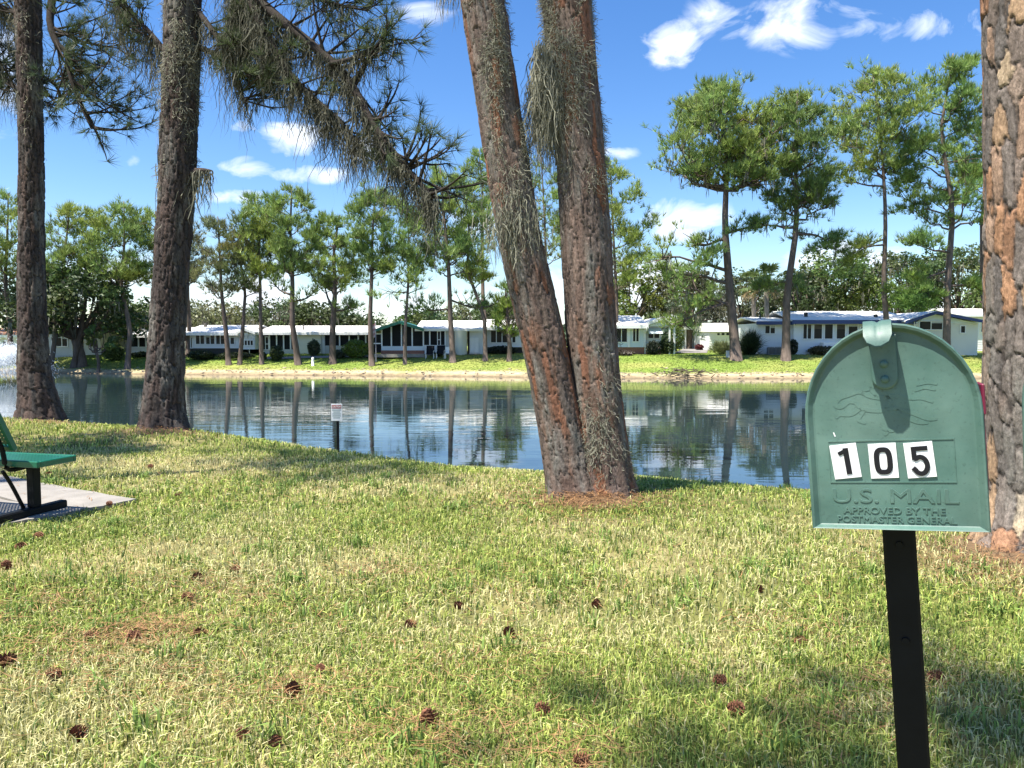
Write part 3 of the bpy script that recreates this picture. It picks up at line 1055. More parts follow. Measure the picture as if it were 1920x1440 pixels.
# ------------------------------------------------------------------ mobile homes on the far bank
class Home:
    """front plane at distance d; pieces are given by photograph column and row and turned into metres at that distance"""

    def __init__(s, label, d, px0, name='mobile_home', cat='mobile home', group='white mobile homes along the far bank'):
        s.d = d
        x = P(px0, 640, d)[0]
        s.B = np.array([x, d, gzs(x, d) - 0.05])
        s.root = empty(name, s.B)
        tag(s.root, label, cat, group)

    def X(s, px):
        return P(px, 640, s.d)[0] - s.B[0]

    def Z(s, row):
        return P(960, row, s.d)[2] - s.B[2]

    def box(s, name, a, b, rt, rb, y0, y1, mat, parent=None, bev=0.0):
        z0 = 0.0 if rb is None else s.Z(rb)
        return MB().box(s.X(a), s.X(b), y0, y1, z0, s.Z(rt), bev=bev).build(name, M[mat], parent or s.root)

    def wall(s, a, b, rt, rb=None, y0=0.0, y1=7.0, mat='white_siding'):
        """lapped siding: each board stands a little proud of the next"""
        mb = MB()
        x0, x1, z1 = s.X(a), s.X(b), s.Z(rt)
        z0 = 0.0 if rb is None else s.Z(rb)
        mb.box(x0, x1, y0 + 0.03, y1, z0, z1)
        n = max(1, int((z1 - z0) / 0.2))
        for k in range(n):
            za = z0 + (z1 - z0) * k / n
            zb = z0 + (z1 - z0) * (k + 1) / n
            mb.add([(x0, y0, za), (x1, y0, za), (x1, y0 + .022, zb), (x0, y0 + .022, zb)], [(0, 1, 2, 3)])
            mb.add([(x0, y0, za), (x1, y0, za), (x1, y0 + .03, za), (x0, y0 + .03, za)], [(3, 2, 1, 0)])
        return mb.build('wall', M[mat], s.root)

    def window(s, a, b, rt, rb, n=2, y0=-0.03, frame='white_trim', pane='glass', name='window', rail=None, t=0.05):
        x0, x1, z0, z1 = s.X(a), s.X(b), s.Z(rb), s.Z(rt)
        mb = MB()
        mb.box(x0 - t, x1 + t, y0 - .03, y0 + .05, z1, z1 + t)
        mb.box(x0 - t, x1 + t, y0 - .045, y0 + .05, z0 - t, z0)
        for k in range(n + 1):
            xx = x0 + (x1 - x0) * k / n
            mb.box(xx - t * .6, xx + t * .6, y0 - .027, y0 + .047, z0 + .001, z1 - .001)
        if rail is not None:
            zr = s.Z(rail)
            mb.box(x0, x1, y0 - .022, y0 + .04, zr - .03, zr + .03)
        w = mb.build(name, M[frame], s.root)
        for k in range(n):
            xa = x0 + (x1 - x0) * k / n + t * .6
            xb = x0 + (x1 - x0) * (k + 1) / n - t * .6
            MB().box(xa, xb, y0 + .012, y0 + .02, z0 + .002, z1 - .002).build('pane', M[pane], w)
            bl = random.Random(int(a * 13 + k * 7)).random()
            if pane == 'glass' and bl < .4:
                MB().box(xa + .01, xb - .01, y0 + .006, y0 + .011, z1 - (z1 - z0) * (.12 + bl * .8), z1 - .003).build('blind', M['grey_siding' if bl < .2 else 'dark_inside'], w)
        return w

    def roof_long(s, a, b, r_ridge, r_eave, y0=-0.5, y1=7.4, mat='white_roof', fascia='white_trim', fr=3.0):
        """ridge runs left to right; ribs on the front slope"""
        x0, x1 = s.X(a), s.X(b)
        ze = s.Z(r_eave)
        ym = (y0 + y1) / 2
        # the ridge stands further back, so it is raised by the perspective of that distance
        zr = P(960, r_ridge, s.d + ym)[2] - s.B[2]
        mb = MB()
        th = .1
        v = []
        for x in (x0, x1):
            v += [(x, y0, ze), (x, ym, zr), (x, y1, ze), (x, y1, ze + th), (x, ym, zr + th), (x, y0, ze + th)]
        mb.add(v, [(0, 6, 7, 1), (1, 7, 8, 2), (5, 4, 10, 11), (4, 3, 9, 10), (0, 5, 11, 6), (2, 8, 9, 3)])
        mb.f.setdefault(6, []).append(np.array([[0, 1, 2, 3, 4, 5], [11, 10, 9, 8, 7, 6]]))
        n = int((x1 - x0) / .6)
        for k in range(1, n):
            x = x0 + (x1 - x0) * k / n
            mb.add([(x - .02, y0, ze + th), (x + .02, y0, ze + th), (x + .02, ym, zr + th), (x - .02, ym, zr + th),
                    (x - .01, y0, ze + th + .03), (x + .01, y0, ze + th + .03), (x + .01, ym, zr + th + .03), (x - .01, ym, zr + th + .03)],
                   [(4, 5, 6, 7), (0, 4, 7, 3), (1, 2, 6, 5), (0, 1, 5, 4)])
        r = mb.build('roof', M[mat], s.root)
        MB().box(x0 - .02, x1 + .02, y0 - .06, y0 - .003, ze - fr * s.d / F_PX, ze + th - .01).build('fascia', M[fascia], r)
        vr = random.Random(int(abs(a) * 7 + b))
        for k in range(max(1, int((x1 - x0) / 4))):
            xv = vr.uniform(x0 + .5, x1 - .5)
            wv = vr.uniform(.3, .85)
            yv = y0 + (ym - y0) * wv
            zv = ze + th + (zr - ze) * wv
            hv = vr.choice((.18, .28, .4))
            rv = .05 if hv > .3 else .14
            MB().tube([(xv, yv, zv - .1), (xv, yv, zv + hv), (xv, yv, zv + hv + .03)], [rv, rv, rv * .5], 10).build('roof_vent', M[vr.choice(('grey_unit', 'white_trim', 'skirting_and_shade'))], r, True)
        MB().tube([(x1 - .1, y0 - .09, ze - .05), (x1 - .1, y0 - .05, ze - .3), (x1 - .1, -.04, ze - .5), (x1 - .1, -.04, .1)], .035, 6).build('downspout', M['white_trim'], r)
        return r

    def roof_gable(s, a, p, b, r_peak, r_eave, y0=-0.6, y1=8.0, mat='white_roof', trim='white_trim', fill=None, r_eave_b=None):
        """gable end faces the lake: peak column p"""
        xa, xp, xb = s.X(a), s.X(p), s.X(b)
        zp, za = s.Z(r_peak), s.Z(r_eave)
        zb = za if r_eave_b is None else s.Z(r_eave_b)
        th = .1
        mb = MB()
        mb.prism([(xa, za), (xp, zp), (xp, zp + th), (xa, za + th)], y0, y1)
        mb.prism([(xp + .002, zp), (xb, zb), (xb, zb + th), (xp + .002, zp + th)], y0, y1)
        r = mb.build('roof', M[mat], s.root)
        tb = MB()
        tb.prism([(xa, za - .12), (xp, zp - .12), (xp, zp + th - .01), (xa, za + th - .01)], y0 - .05, y0 - .002)
        tb.prism([(xp + .002, zp - .12), (xb, zb - .12), (xb, zb + th - .01), (xp + .002, zp + th - .01)], y0 - .05, y0 - .002)
        tb.build('fascia', M[trim], r)
        if fill:
            MB().prism([(xa + .35, za), (xb - .35, zb), (xp, zp - .01)], 0.0, 0.12).build('gable_panel', M[fill], s.root)
        return r

    def posts(s, cols, rt, rb, y0=-.06, w=.1, mat='white_trim'):
        for c in cols:
            x = s.X(c)
            MB().box(x - w / 2, x + w / 2, y0, y0 + w, 0.0 if rb is None else s.Z(rb), s.Z(rt)).build('post', M[mat], s.root)

    def screens(s, cols, rt, rb, y0=0.0, mat='screen'):
        for a, b in zip(cols[:-1], cols[1:]):
            MB().box(s.X(a), s.X(b) - .004, y0, y0 + .015, s.Z(rb), s.Z(rt)).build('screen_panel', M[mat], s.root)


# far left home behind the fountain
h = Home('white home with orange roof band behind the fountain spray', 66, -60)
h.wall(-60, 36, 631, None, 0, 8)
h.roof_long(-64, 40, 617, 630, -.4, 8.4, 'orange_roof')
h.window(5, 20, 640, 650, 2)
# beige home under the oak
h = Home('beige home with red edged roof under the dark oak', 62, 92)
h.wall(92, 136, 622, None, 0, 6, 'grey_siding')
h.roof_long(88, 138, 613, 621, -.5, 6.5, 'white_roof', 'red_trim', 1.5)
h.window(97, 103, 631, 648, 1)
h.window(106, 127, 631, 649, 2)
h.wall(150, 182, 618, None, .5, 6, 'cream_siding')
h.roof_long(136.2, 184, 610, 617, 0, 6.5)
h.box('porch_back', 136.2, 149.8, 622, None, 1.5, 2.0, 'dark_inside')
# white screened porch
h = Home('white home with big dark screened porch between the two left trunks', 62.5, 240)
cols = [245, 260, 274, 288, 303, 318, 333, 346]
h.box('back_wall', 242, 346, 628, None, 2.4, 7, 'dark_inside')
h.box('knee_wall', 243, 346, 650, None, 0, .12, 'white_siding')
h.screens(cols, 630, 650)
h.posts(cols, 630, 650)
h.roof_long(236, 349, 616, 630, -.5, 7.4)
# ribbed roof home
h = Home('white ribbed roof home with three paired windows right of the mossy trunk', 61, 349)
h.wall(350, 454, 626, 653, 0, 7)
h.box('skirting_and_shade', 351, 453, 653.1, None, .12, 6.9, 'skirting_and_shade')
h.roof_long(345, 470, 612, 626, -.6, 7.4)
for a, b in ((367, 384), (386, 403), (405, 422)):
    h.window(a, b, 629, 645, 2)
h.window(432, 440, 629, 645, 1)
h.window(357.5, 361, 629, 652, 1, name='side_door')
# small gabled bay with curtain
h.wall(454.2, 482, 625, 655, -.5, 5)
h.roof_gable(450, 466, 486, 617.5, 624.5, -.9, 5.4)
h.window(457, 479, 628, 637, 4, -.53, pane='curtain', name='curtained_window')
h.window(457, 479, 638.5, 647, 4, -.53)
# long low home with cream wall
h = Home('long low home with cream end wall and two dark screened porches', 61.5, 487)
h.roof_long(486.5, 702, 613, 625, -.7, 7.4)
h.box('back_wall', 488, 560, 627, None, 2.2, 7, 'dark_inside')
h.screens([488, 497, 505, 519, 532, 545, 560], 628, 655)
h.posts([489, 505.5, 519, 532, 545, 559], 627, 655)
h.box('knee_wall', 488, 560, 655, None, -.02, .1, 'grey_siding')
h.window(498, 504, 632, 655, 1, -.05, pane='screen', name='screen_door', rail=645)
h.wall(561, 604, 627, None, -.12, 7, 'cream_siding')
h.wall(604.2, 609, 627, None, -.05, 7, 'white_siding')
h.box('downspout', 602.5, 603.6, 627, None, -.19, -.13, 'grey_siding')
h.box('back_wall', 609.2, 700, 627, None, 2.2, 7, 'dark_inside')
h.screens([609.5, 622, 637, 655, 672, 686, 700], 628, 648)
h.posts([622, 637, 655, 672, 686, 699], 627, 648)
h.box('knee_wall', 609.5, 700, 648, None, -.02, .1, 'grey_siding')
# green porch home
h = Home('home with green gabled screened porch on a brick base', 59, 703)
h.roof_gable(699, 752, 797, 604.5, 622, -.8, 3.0, 'green_awning', 'green_awning', None, 618.5)
cols = [716, 734, 753, 773, 794]
for a, b, ra, rb_ in ((716, 734, 617.5, 612), (734, 753, 612, 607), (753, 773, 607, 613), (773, 794, 613, 618)):
    MB().prism([(h.X(a), h.Z(649)), (h.X(b) - .004, h.Z(649)), (h.X(b) - .004, h.Z(rb_)), (h.X(a), h.Z(ra))], 0.0, 0.015).build('screen_panel', M['screen'], h.root)
for c, r in ((716, 619), (734, 613), (753, 608), (773, 614), (794, 619)):
    h.posts([c], r, 649)
h.box('knee_wall', 715, 795, 649, 657, -.04, .1, 'pale_blue')
h.box('brick_base', 714, 796, 657.05, None, -.02, .3, 'brick')
h.box('patio_step', 700, 800, 663.5, None, -1.5, -.03, 'concrete')
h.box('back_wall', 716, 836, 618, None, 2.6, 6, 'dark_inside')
h.box('side_rail', 700, 715, 643, 645, -.02, .06, 'white_trim')
h.box('side_rail', 700, 715, 625, 627, -.02, .06, 'white_trim')
h.screens([701, 715], 627, None if False else 660)
h.roof_long(780, 908, 603.5, 619, -.5, 7.4, fr=2)
h.screens([794.5, 806, 820, 826.5, 835], 621, 647)
h.posts([806, 835], 620, 647)
h.window(820.5, 826, 622, 647, 1, -.05, pane='screen', name='screen_door', rail=637)
h.box('knee_wall', 795.2, 836, 647, None, -.02, .1, 'white_siding')
h.wall(836.2, 853, 620, None, -.03, 6, 'grey_siding')
x0, x1, zt = h.X(853.5), h.X(876), h.Z(620)
th = np.linspace(math.pi, 2 * math.pi, 13)
pts = [((x0 + x1) / 2 + math.cos(a) * (x1 - x0) / 2, -.25 + math.sin(a) * .6) for a in th]
mb = MB()
v = [(x, y, 0) for x, y in pts] + [(x, y, zt) for x, y in pts]
mb.add(v, [(i, i + 1, 14 + i, 13 + i) for i in range(12)])
mb.build('rounded_wall', M['cream_siding'], h.root, True)
h.box('recess', 876, 880, 620, None, .6, .8, 'dark_inside')
h.wall(880.2, 908, 621, None, 0.0, 6)
for a, b in ((881, 889), (889.3, 898)):
    h.box('shed_door', a, b, 633, 661, -.12, -.05, 'white_trim')
# home left of twin trunks
h = Home('white home with dark windows just left of the twin trunks', 60, 909)
h.wall(909, 1045, 617, 651, 0, 7)
h.roof_long(905, 1050, 601, 616, -.6, 7.4)
h.window(920, 952, 620, 642, 3)
h.window(960, 967, 620, 642, 1)
h.window(1000, 1024, 620, 642, 2)
h.box('skirting_and_shade', 910, 1044, 651.1, None, .25, 6.8, 'skirting_and_shade')  # dark box painted in for the shade under this home
# gabled white home right of twins
h = Home('gabled white home with window awning right of the twin trunks', 57.5, 1100)
h.wall(1100, 1208, 612, 651, 0, 7, 'pale_blue')
h.box('brick_base', 1101, 1240, 651.1, None, .1, 6.9, 'brick')
h.roof_long(1098, 1212, 594, 612, -.7, 7.4, fr=4)
h.window(1154, 1176, 615, 641, 2)
h.posts([1178.5, 1208.5], 613, 651, -.1, .16)
h.window(1186, 1198, 615, 640, 2, name='porch_window')
h.wall(1210.5, 1241, 612, 651, .3, 7, 'white_siding')
h.roof_gable(1196, 1243, 1266, 596, 612, -.4, 7, fill='pale_blue')
h.window(1216, 1238, 616, 634, 2, .27)
xa, xb = h.X(1214), h.X(1240)
MB().add([(xa, .26, h.Z(615)), (xb, .26, h.Z(615)), (xb, -.6, h.Z(625)), (xa, -.6, h.Z(625)), (xa, .26, h.Z(616)), (xb, .26, h.Z(616)), (xb, -.6, h.Z(626)), (xa, -.6, h.Z(626))],
         [(0, 1, 2, 3), (4, 7, 6, 5), (2, 6, 7, 3), (0, 3, 7, 4), (1, 5, 6, 2)]).build('window_awning', M['pale_blue'], h.root)
h.posts([1254, 1263], 612, None, -.3, .12)
# far porch and trailer
h = Home('small white porch home at the end of the driveway', 76, 1284)
h.wall(1284, 1326, 616, None, .6, 6)
h.roof_long(1280, 1328, 606, 615, -.6, 6.4)
h.window(1288, 1298, 620, 632, 2, .57)
h.window(1304, 1314, 618, 644, 1, .57, pane='screen', name='screen_door')
h.posts([1284, 1301, 1317, 1326], 616, None, -.4)
h = Home('white trailer with rounded roof and three small windows', 70, 1330)
h.wall(1330, 1414, 621, None, 0, 7)
a = np.linspace(0, math.pi / 2, 8)
prof = [(-.3 + 3.9 * (1 - math.cos(t)), h.Z(622) + (h.Z(604) - h.Z(622)) * math.sin(t)) for t in a]
prof = prof + [(7.5 - y, z) for y, z in prof[-2::-1]]
xa, xb = h.X(1327), h.X(1416)
k = len(prof)
mb = MB()
mb.add([(xa, y, z) for y, z in prof] + [(xb, y, z) for y, z in prof], [(i, i + 1, k + i + 1, k + i) for i in range(k - 1)])
mb.f.setdefault(k, []).append(np.array([list(range(k)), list(range(2 * k - 1, k - 1, -1))]))
mb.build('roof', M['white_roof'], h.root)
for a_, b_ in ((1344, 1349.5), (1352, 1358.5), (1361, 1367.5)):
    h.window(a_, b_, 624, 628.5, 1, t=.03)
# navy trimmed home
h = Home('long white home with navy trim and row of tall windows behind the mailbox', 57, 1418)
h.wall(1420, 1484, 606, None, 0, 7, 'white_siding')
h.roof_long(1414, 1486, 597, 605, -.5, 7.2, 'white_roof', 'blue_trim', 4)
h.window(1433.5, 1453, 611, 625, 2)
h.wall(1484.3, 1700, 604, None, -.4, 7, 'white_siding')
h.roof_long(1476, 1702, 586, 603, -1.0, 7.4, 'white_roof', 'blue_trim', 5)
for a_, b_ in ((1501, 1517), (1521, 1537), (1541, 1557), (1563, 1580), (1585, 1603), (1608, 1626), (1632, 1650), (1656, 1674)):
    h.window(a_, b_, 608.5, 635, 2 if a_ < 1510 else 1, -.43)
h.box('storage_bench', 1533, 1560, 642, None, -1.1, -.45, 'white_trim', bev=.02)
h.wall(1700.3, 1818, 607, None, -1.0, 8, 'cream_siding')
h.roof_gable(1676, 1733, 1826, 587, 605, -1.6, 8, 'white_roof', 'blue_trim', None)
MB().prism([(h.X(1700), h.Z(606.8)), (h.X(1818), h.Z(606.8)), (h.X(1733), h.Z(589))], -.99, -.8).build('gable_panel', M['pale_blue'], h.root)
h.window(1709, 1752, 603.5, 618, 2, -1.03)
h.window(1785, 1794, 612, 624, 1, -1.03)
h = Home('white home at far right behind the flaking trunk', 66, 1796)
h.wall(1796, 1880, 592, None, 0, 7)
h.roof_long(1790, 1884, 581, 591, -.4, 7.4)
h.window(1838, 1850, 601, 622, 1)

# ------------------------------------------------------------------ small things on the far bank
def thing_at(px, depth, name, label, cat, group=None, row=None):
    b = at_px(px, depth)
    B = np.array([b[0], b[1], gzs(*b)])
    return tag(empty(name, B), label, cat, group), B


r, B = thing_at(704.5, 56.8, 'flag_pole', 'thin pale flag pole with a drooping striped flag', 'flag pole')
MB().tube([(0, 0, -.1), (0, 0, 2.9)], [.035, .022], 8).build('pole', M['grey_unit'], r, True)
MB().tube([(0, 0, 2.9), (0, 0, 2.98)], [.05, .03], 8).build('finial', M['white_trim'], r, True)
fl = MB()
for k in range(6):
    c = (.5, .42, .42) if k % 2 else (.36, .2, .2)
    za, zb = 2.85 - .17 * k, 2.85 - .17 * (k + 1)
    xs = np.linspace(0, -.42, 6)
    zz = -.28 * np.linspace(0, 1, 6)
    yw = .05 * np.sin(np.arange(6) * 1.7)
    vv = [(x - .03, y, za + z) for x, y, z in zip(xs, yw, zz)] + [(x - .03, y, zb + z) for x, y, z in zip(xs, yw, zz)]
    fl.add(vv, [(i, i + 1, 7 + i, 6 + i) for i in range(5)], c)
fl.build('flag', mat_attr('flag_cloth', .8, transl=.3), r, False, True)

for i, (px, lab) in enumerate(((806, 'dark lounge chair left of the pair beside the green porch'), (826, 'dark lounge chair right of the pair beside the leaning pine'))):
    r, B = thing_at(px, 57.2, 'lounge_chair', lab, 'chair', 'lounge chairs by the green porch')
    MB().box(-.3, .3, -.3, .3, .3, .36, bev=.01).build('seat', M['black_metal'], r)
    MB().add([(-.3, .25, .36), (.3, .25, .36), (.3, .5, .95), (-.3, .5, .95), (-.3, .3, .36), (.3, .3, .36), (.3, .55, .95), (-.3, .55, .95)],
             [(0, 1, 2, 3), (7, 6, 5, 4), (3, 2, 6, 7), (0, 3, 7, 4), (1, 5, 6, 2)]).build('backrest', M['black_metal'], r)
    for sx in (-.29, .29):
        for sy in (-.28, .28):
            MB().tube([(sx, sy, -.02), (sx, sy, .34)], .025, 6).build('leg', M['white_trim'], r)
        MB().tube([(sx, -.28, .34), (sx, -.28, .55), (sx, .32, .58)], .022, 6).build('armrest', M['white_trim'], r)
r, B = thing_at(841, 57, 'garden_chair', 'white plastic chair behind the leaning pine', 'chair')
MB().box(-.25, .25, -.25, .25, .38, .42, bev=.01).build('seat', M['white_trim'], r)
MB().box(-.25, .25, .22, .27, .42, .85, bev=.015).build('backrest', M['white_trim'], r)
for sx in (-.23, .23):
    for sy in (-.23, .23):
        MB().box(sx - .02, sx + .02, sy - .02, sy + .02, -.02, .38).build('leg', M['white_trim'], r)
r, B = thing_at(586, 56, 'marker_post', 'short white post on the grass before the cream wall', 'post')
MB().tube([(0, 0, -.1), (0, 0, .5), (0, 0, .58), (0, 0, .62)], [.1, .1, .085, .04], 12).build('shaft', M['white_trim'], r, True)
MB().tube([(0, 0, .40), (0, 0, .45)], [.108, .108], 12).build('band', M['grey_unit'], r, True)
r, B = thing_at(1365, 54.5, 'utility_box', 'small white utility box at the foot of the great pine', 'utility box')
MB().box(-.11, .11, -.1, .1, -.05, .42, bev=.02).build('housing', M['white_trim'], r)
MB().box(-.13, .13, -.12, .12, .421, .46, bev=.012).build('lid', M['white_trim'], r)
for i, (px, lab) in enumerate(((1446, 'grey air conditioner left of the pair under the small window'), (1459, 'grey air conditioner right of the pair nearer the pine'))):
    r, B = thing_at(px, 56, 'air_conditioner', lab, 'air conditioner', 'air conditioners beside the navy trimmed home')
    MB().box(-.24, .24, -.24, .24, .02, .56, bev=.02).build('housing', M['grey_unit'], r)
    for k in range(6):
        MB().box(-.21, .21, -.262, -.243, .09 + k * .075, .125 + k * .075).build('louvre', M['black_metal'], r)
    MB().tube([(0, 0, .561), (0, 0, .58)], [.2, .2], 16).build('fan_grille', M['black_metal'], r)
r, B = thing_at(1265, 62, 'driveway', None, None)
bpy.data.objects.remove(r)


def sheet(name, pts, mat, dz=.03, kind='structure', n=14):
    """four cornered sheet laid on the terrain"""
    p = np.array(pts, float)
    u, w = np.meshgrid(np.linspace(0, 1, n), np.linspace(0, 1, n))
    q = (p[0] * ((1 - u) * (1 - w))[..., None] + p[1] * (u * (1 - w))[..., None] + p[2] * (u * w)[..., None] + p[3] * ((1 - u) * w)[..., None]).reshape(-1, 2)
    z = gz(q[:, 0], q[:, 1]) + dz
    i = np.arange(n - 1)[:, None] * n + np.arange(n - 1)[None]
    f = np.stack([i, i + 1, i + n + 1, i + n], -1).reshape(-1, 4)
    o = np_mesh(name, np.c_[q, z], f, M[mat], None, None, True)
    tag(o, kind=kind)
    return o


sheet('driveway', [at_px(1266, 58.5), at_px(1326, 58.5), at_px(1330, 80), at_px(1285, 80)], 'concrete', .05)
sheet('path', [at_px(500, 58.6), at_px(900, 58.2), at_px(900, 59.0), at_px(500, 59.4)], 'concrete', .05, n=40)


# brush and debris at the far waterline
def debris():
    rng = np.random.default_rng(8)
    cl = Cloud()
    for k in range(70):
        px = rng.normal(1288, 22)
        d = 48.6 + rng.uniform(-.3, 1.6)
        x = P(px, 640, d)[0]
        z = gzs(x, d)
        a = rng.uniform(0, 6.28)
        L = rng.uniform(.3, 1.0)
        q = np.array([x, d, max(z, WATER) + rng.uniform(.02, .2)])
        e = q + np.array([math.cos(a) * L, math.sin(a) * L * .5, rng.uniform(-.05, .25)])
        v, f = tube_np(np.array([q, (q + e) / 2 + rng.normal(size=3) * .05, e]), [.03, .025, .01], 4)
        cl.add((v, f, np.tile(np.array([.1, .085, .06]) * rng.uniform(.7, 1.3), (len(v), 1))))
    o = cl.build('fallen_brush', M['far_bark'], None)
    tag(o, 'dark fallen brush lying at the far waterline below the great pine', 'brush', kind='stuff')
    r2 = np.random.default_rng(4)
    mb = MB()
    for k in range(420):
        px = r2.uniform(80, 1520)
        x0 = P(px, 640, 52)[0]
        y0 = float(y_far(np.array([x0]))[0]) + abs(r2.normal()) * .8 + .05
        z0 = gzs(x0, y0)
        s = r2.uniform(.04, .13)
        c = np.array([.33, .27, .2]) * r2.uniform(.5, 1.2)
        v = unit(r2.normal(size=(6, 3)) * .3 + np.array([(1, 0, 0), (-1, 0, 0), (0, 1, 0), (0, -1, 0), (0, 0, 1), (0, 0, -1)])) * s * np.array([1.3, 1, .6]) + np.array([x0, y0, z0])
        mb.add(v, [(0, 2, 4), (2, 1, 4), (1, 3, 4), (3, 0, 4), (2, 0, 5), (1, 2, 5), (3, 1, 5), (0, 3, 5)], c)
    o = mb.build('shore_clods', M['far_bark'], None, False, True)
    tag(o, 'scattered clods and stones along the sandy far shore', 'stones', kind='stuff')


debris()

# ------------------------------------------------------------------ near trunks with plated bark
def voro(gx, gy, ncol, seed):
    """cellular pattern periodic in gx: returns F2-F1, cell random values, F1"""
    ix, iy = np.floor(gx), np.floor(gy)
    f1 = np.full(gx.shape, 9.0)
    f2 = np.full(gx.shape, 9.0)
    ida = np.zeros(gx.shape)
    idb = np.zeros(gx.shape)
    zero = np.zeros(gx.shape)
    for dx in (-1, 0, 1):
        for dy in (-1, 0, 1):
            cx, cy = ix + dx, iy + dy
            wx = np.mod(cx, ncol)
            jx = _h(wx, cy, zero, seed)
            jy = _h(wx, cy, zero, seed + 1)
            du, dv = np.abs(cx + 0.12 + 0.76 * jx - gx), np.abs(cy + 0.1 + 0.8 * jy - gy)
            d = 0.5 * np.hypot(du, dv) + 0.5 * np.maximum(du, dv)
            near = d < f1
            f2 = np.where(near, f1, np.minimum(f2, d))
            ida = np.where(near, _h(wx, cy, zero, seed + 2), ida)
            idb = np.where(near, _h(wx, cy, zero, seed + 3), idb)
            f1 = np.where(near, d, f1)
    return f2 - f1, ida, idb, f1


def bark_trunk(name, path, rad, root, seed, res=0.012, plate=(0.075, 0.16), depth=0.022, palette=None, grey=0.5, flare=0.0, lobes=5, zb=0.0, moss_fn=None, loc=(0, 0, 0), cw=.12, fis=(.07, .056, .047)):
    path = np.asarray(path, float)
    rng = np.random.default_rng(seed)
    seglen = np.r_[0, np.cumsum(np.linalg.norm(np.diff(path, axis=0), axis=1))]
    nv = int(seglen[-1] / res)
    dense = smooth_path(path, 400)
    dl = np.r_[0, np.cumsum(np.linalg.norm(np.diff(dense, axis=0), axis=1))]
    s = np.linspace(0, dl[-1], nv)
    C = np.stack([np.interp(s, dl, dense[:, k]) for k in range(3)], 1)
    R = np.interp(s, seglen * dl[-1] / seglen[-1], rad)
    Rm = float(np.mean(R))
    nu = int(2 * math.pi * Rm / res)
    th = np.arange(nu) * 2 * math.pi / nu
    T = np.gradient(C, axis=0)
    T = unit(T)
    A = unit(np.cross(T, np.tile([0.0, 1.0, 0.0], (nv, 1))))
    Bv = np.cross(A, T)
    TH, S = np.meshgrid(th, s)
    ncol = max(5, round(2 * math.pi * Rm / plate[0]))
    cx, cz = np.cos(TH) * 2.2, np.sin(TH) * 2.2
    w1 = fbm(cx, cz, S * 2.4, 3, seed) - 0.5
    w2 = fbm(cx * 1.3, cz * 1.3, S * 4.0 + 31, 3, seed + 5) - 0.5
    gx = TH / (2 * math.pi) * ncol + w1 * 1.3
    gy = S / plate[1] + w2 * 1.1 + 0.37 * np.floor(TH / (2 * math.pi) * ncol)
    gy = S / plate[1] + w2 * 1.4
    rag = fbm(cx * 5, cz * 5, S * 14, 3, seed + 9) - 0.5
    rag2 = fbm(cx * 5 + 7, cz * 5, S * 12 + 3, 3, seed + 10) - 0.5
    e, ia, ib, f1 = voro(gx + rag * 0.42, gy + rag2 * 0.4, ncol, seed)
    crack = np.clip(e / cw, 0, 1) ** 0.5
    # thin scales that flake off in layers on every plate
    e2, ja, jb, _ = voro(TH / (2 * math.pi) * ncol * 2 + w2 * 2.2 + rag2 * .9, S / plate[1] * 2.3 + w1 * 2.5 + rag * .8, ncol * 2, seed + 40)
    sc = np.clip(e2 / 0.07, 0, 1)
    fine = fbm(cx * 9, cz * 9, S * 26, 3, seed + 60) - 0.5
    disp = depth * (crack - 1) + (ia - 0.5) * depth * 0.55 + (np.round(ja * 3) / 3 - 0.5) * depth * .32 * crack + (sc - 1) * depth * .1 * crack + fine * depth * .28
    fl = flare * np.exp(-S / 0.22) * (1 + 0.45 * np.sin(TH * lobes + seed) + 0.2 * np.sin(TH * (lobes * 2 + 1)))
    rr = R[:, None] + disp + fl
    V = C[:, None] + A[:, None] * (np.cos(TH) * rr)[..., None] + Bv[:, None] * (np.sin(TH) * rr)[..., None]
    Nn = A[:, None] * np.cos(TH)[..., None] + Bv[:, None] * np.sin(TH)[..., None]
    pal = np.array(palette)
    pick = np.clip((ib * len(pal)).astype(int), 0, len(pal) - 1)
    col = pal[pick] * (0.8 + 0.4 * ja)[..., None]
    gmix = np.clip((fbm(cx * .8, cz * .8, S * 1.6, 3, seed + 80) - (0.62 - grey * 0.36)) * 5, 0, 1) * np.clip(.35 + .9 * jb, 0, 1)
    gcol = np.array([0.17, 0.157, 0.135])
    col = col * (1 - gmix[..., None]) + gcol * gmix[..., None] * (0.75 + 0.5 * ja)[..., None]
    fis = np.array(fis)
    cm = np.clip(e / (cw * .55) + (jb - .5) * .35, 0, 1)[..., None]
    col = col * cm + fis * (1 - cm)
    i = np.arange(nv - 1)[:, None] * nu
    j = np.arange(nu)[None]
    j2 = (j + 1) % nu
    f = np.stack([i + j, i + j2, i + nu + j2, i + nu + j], -1).reshape(-1, 4)
    o = np_mesh(name, V.reshape(-1, 3) - np.asarray(loc), f, M['bark'], root, col.reshape(-1, 3), True)
    if moss_fn is not None:
        prob, nm, size, width = moss_fn
        q = rng.uniform(size=(nm * 6, 2))
        iv = (q[:, 0] * (nv - 1)).astype(int)
        iu = (q[:, 1] * nu).astype(int)
        pos = V[iv, iu]
        nor = Nn[iv, iu]
        pr = prob(pos, nor) * np.clip((vnoise(pos[:, 0] * 9, pos[:, 1] * 9, pos[:, 2] * 3.0, seed + 7) - .42) * 5, 0, 1)
        k = rng.uniform(size=len(pr)) < pr
        pos, nor = pos[k][:nm], nor[k][:nm]
        v, ff, c = curls(pos + nor * .004 - np.asarray(loc), nor, size, width, rng, MOSS_COL)
        m = np_mesh('clinging_moss', v, ff, M['moss'], o, c)
        tag(m, kind='stuff')
    return o


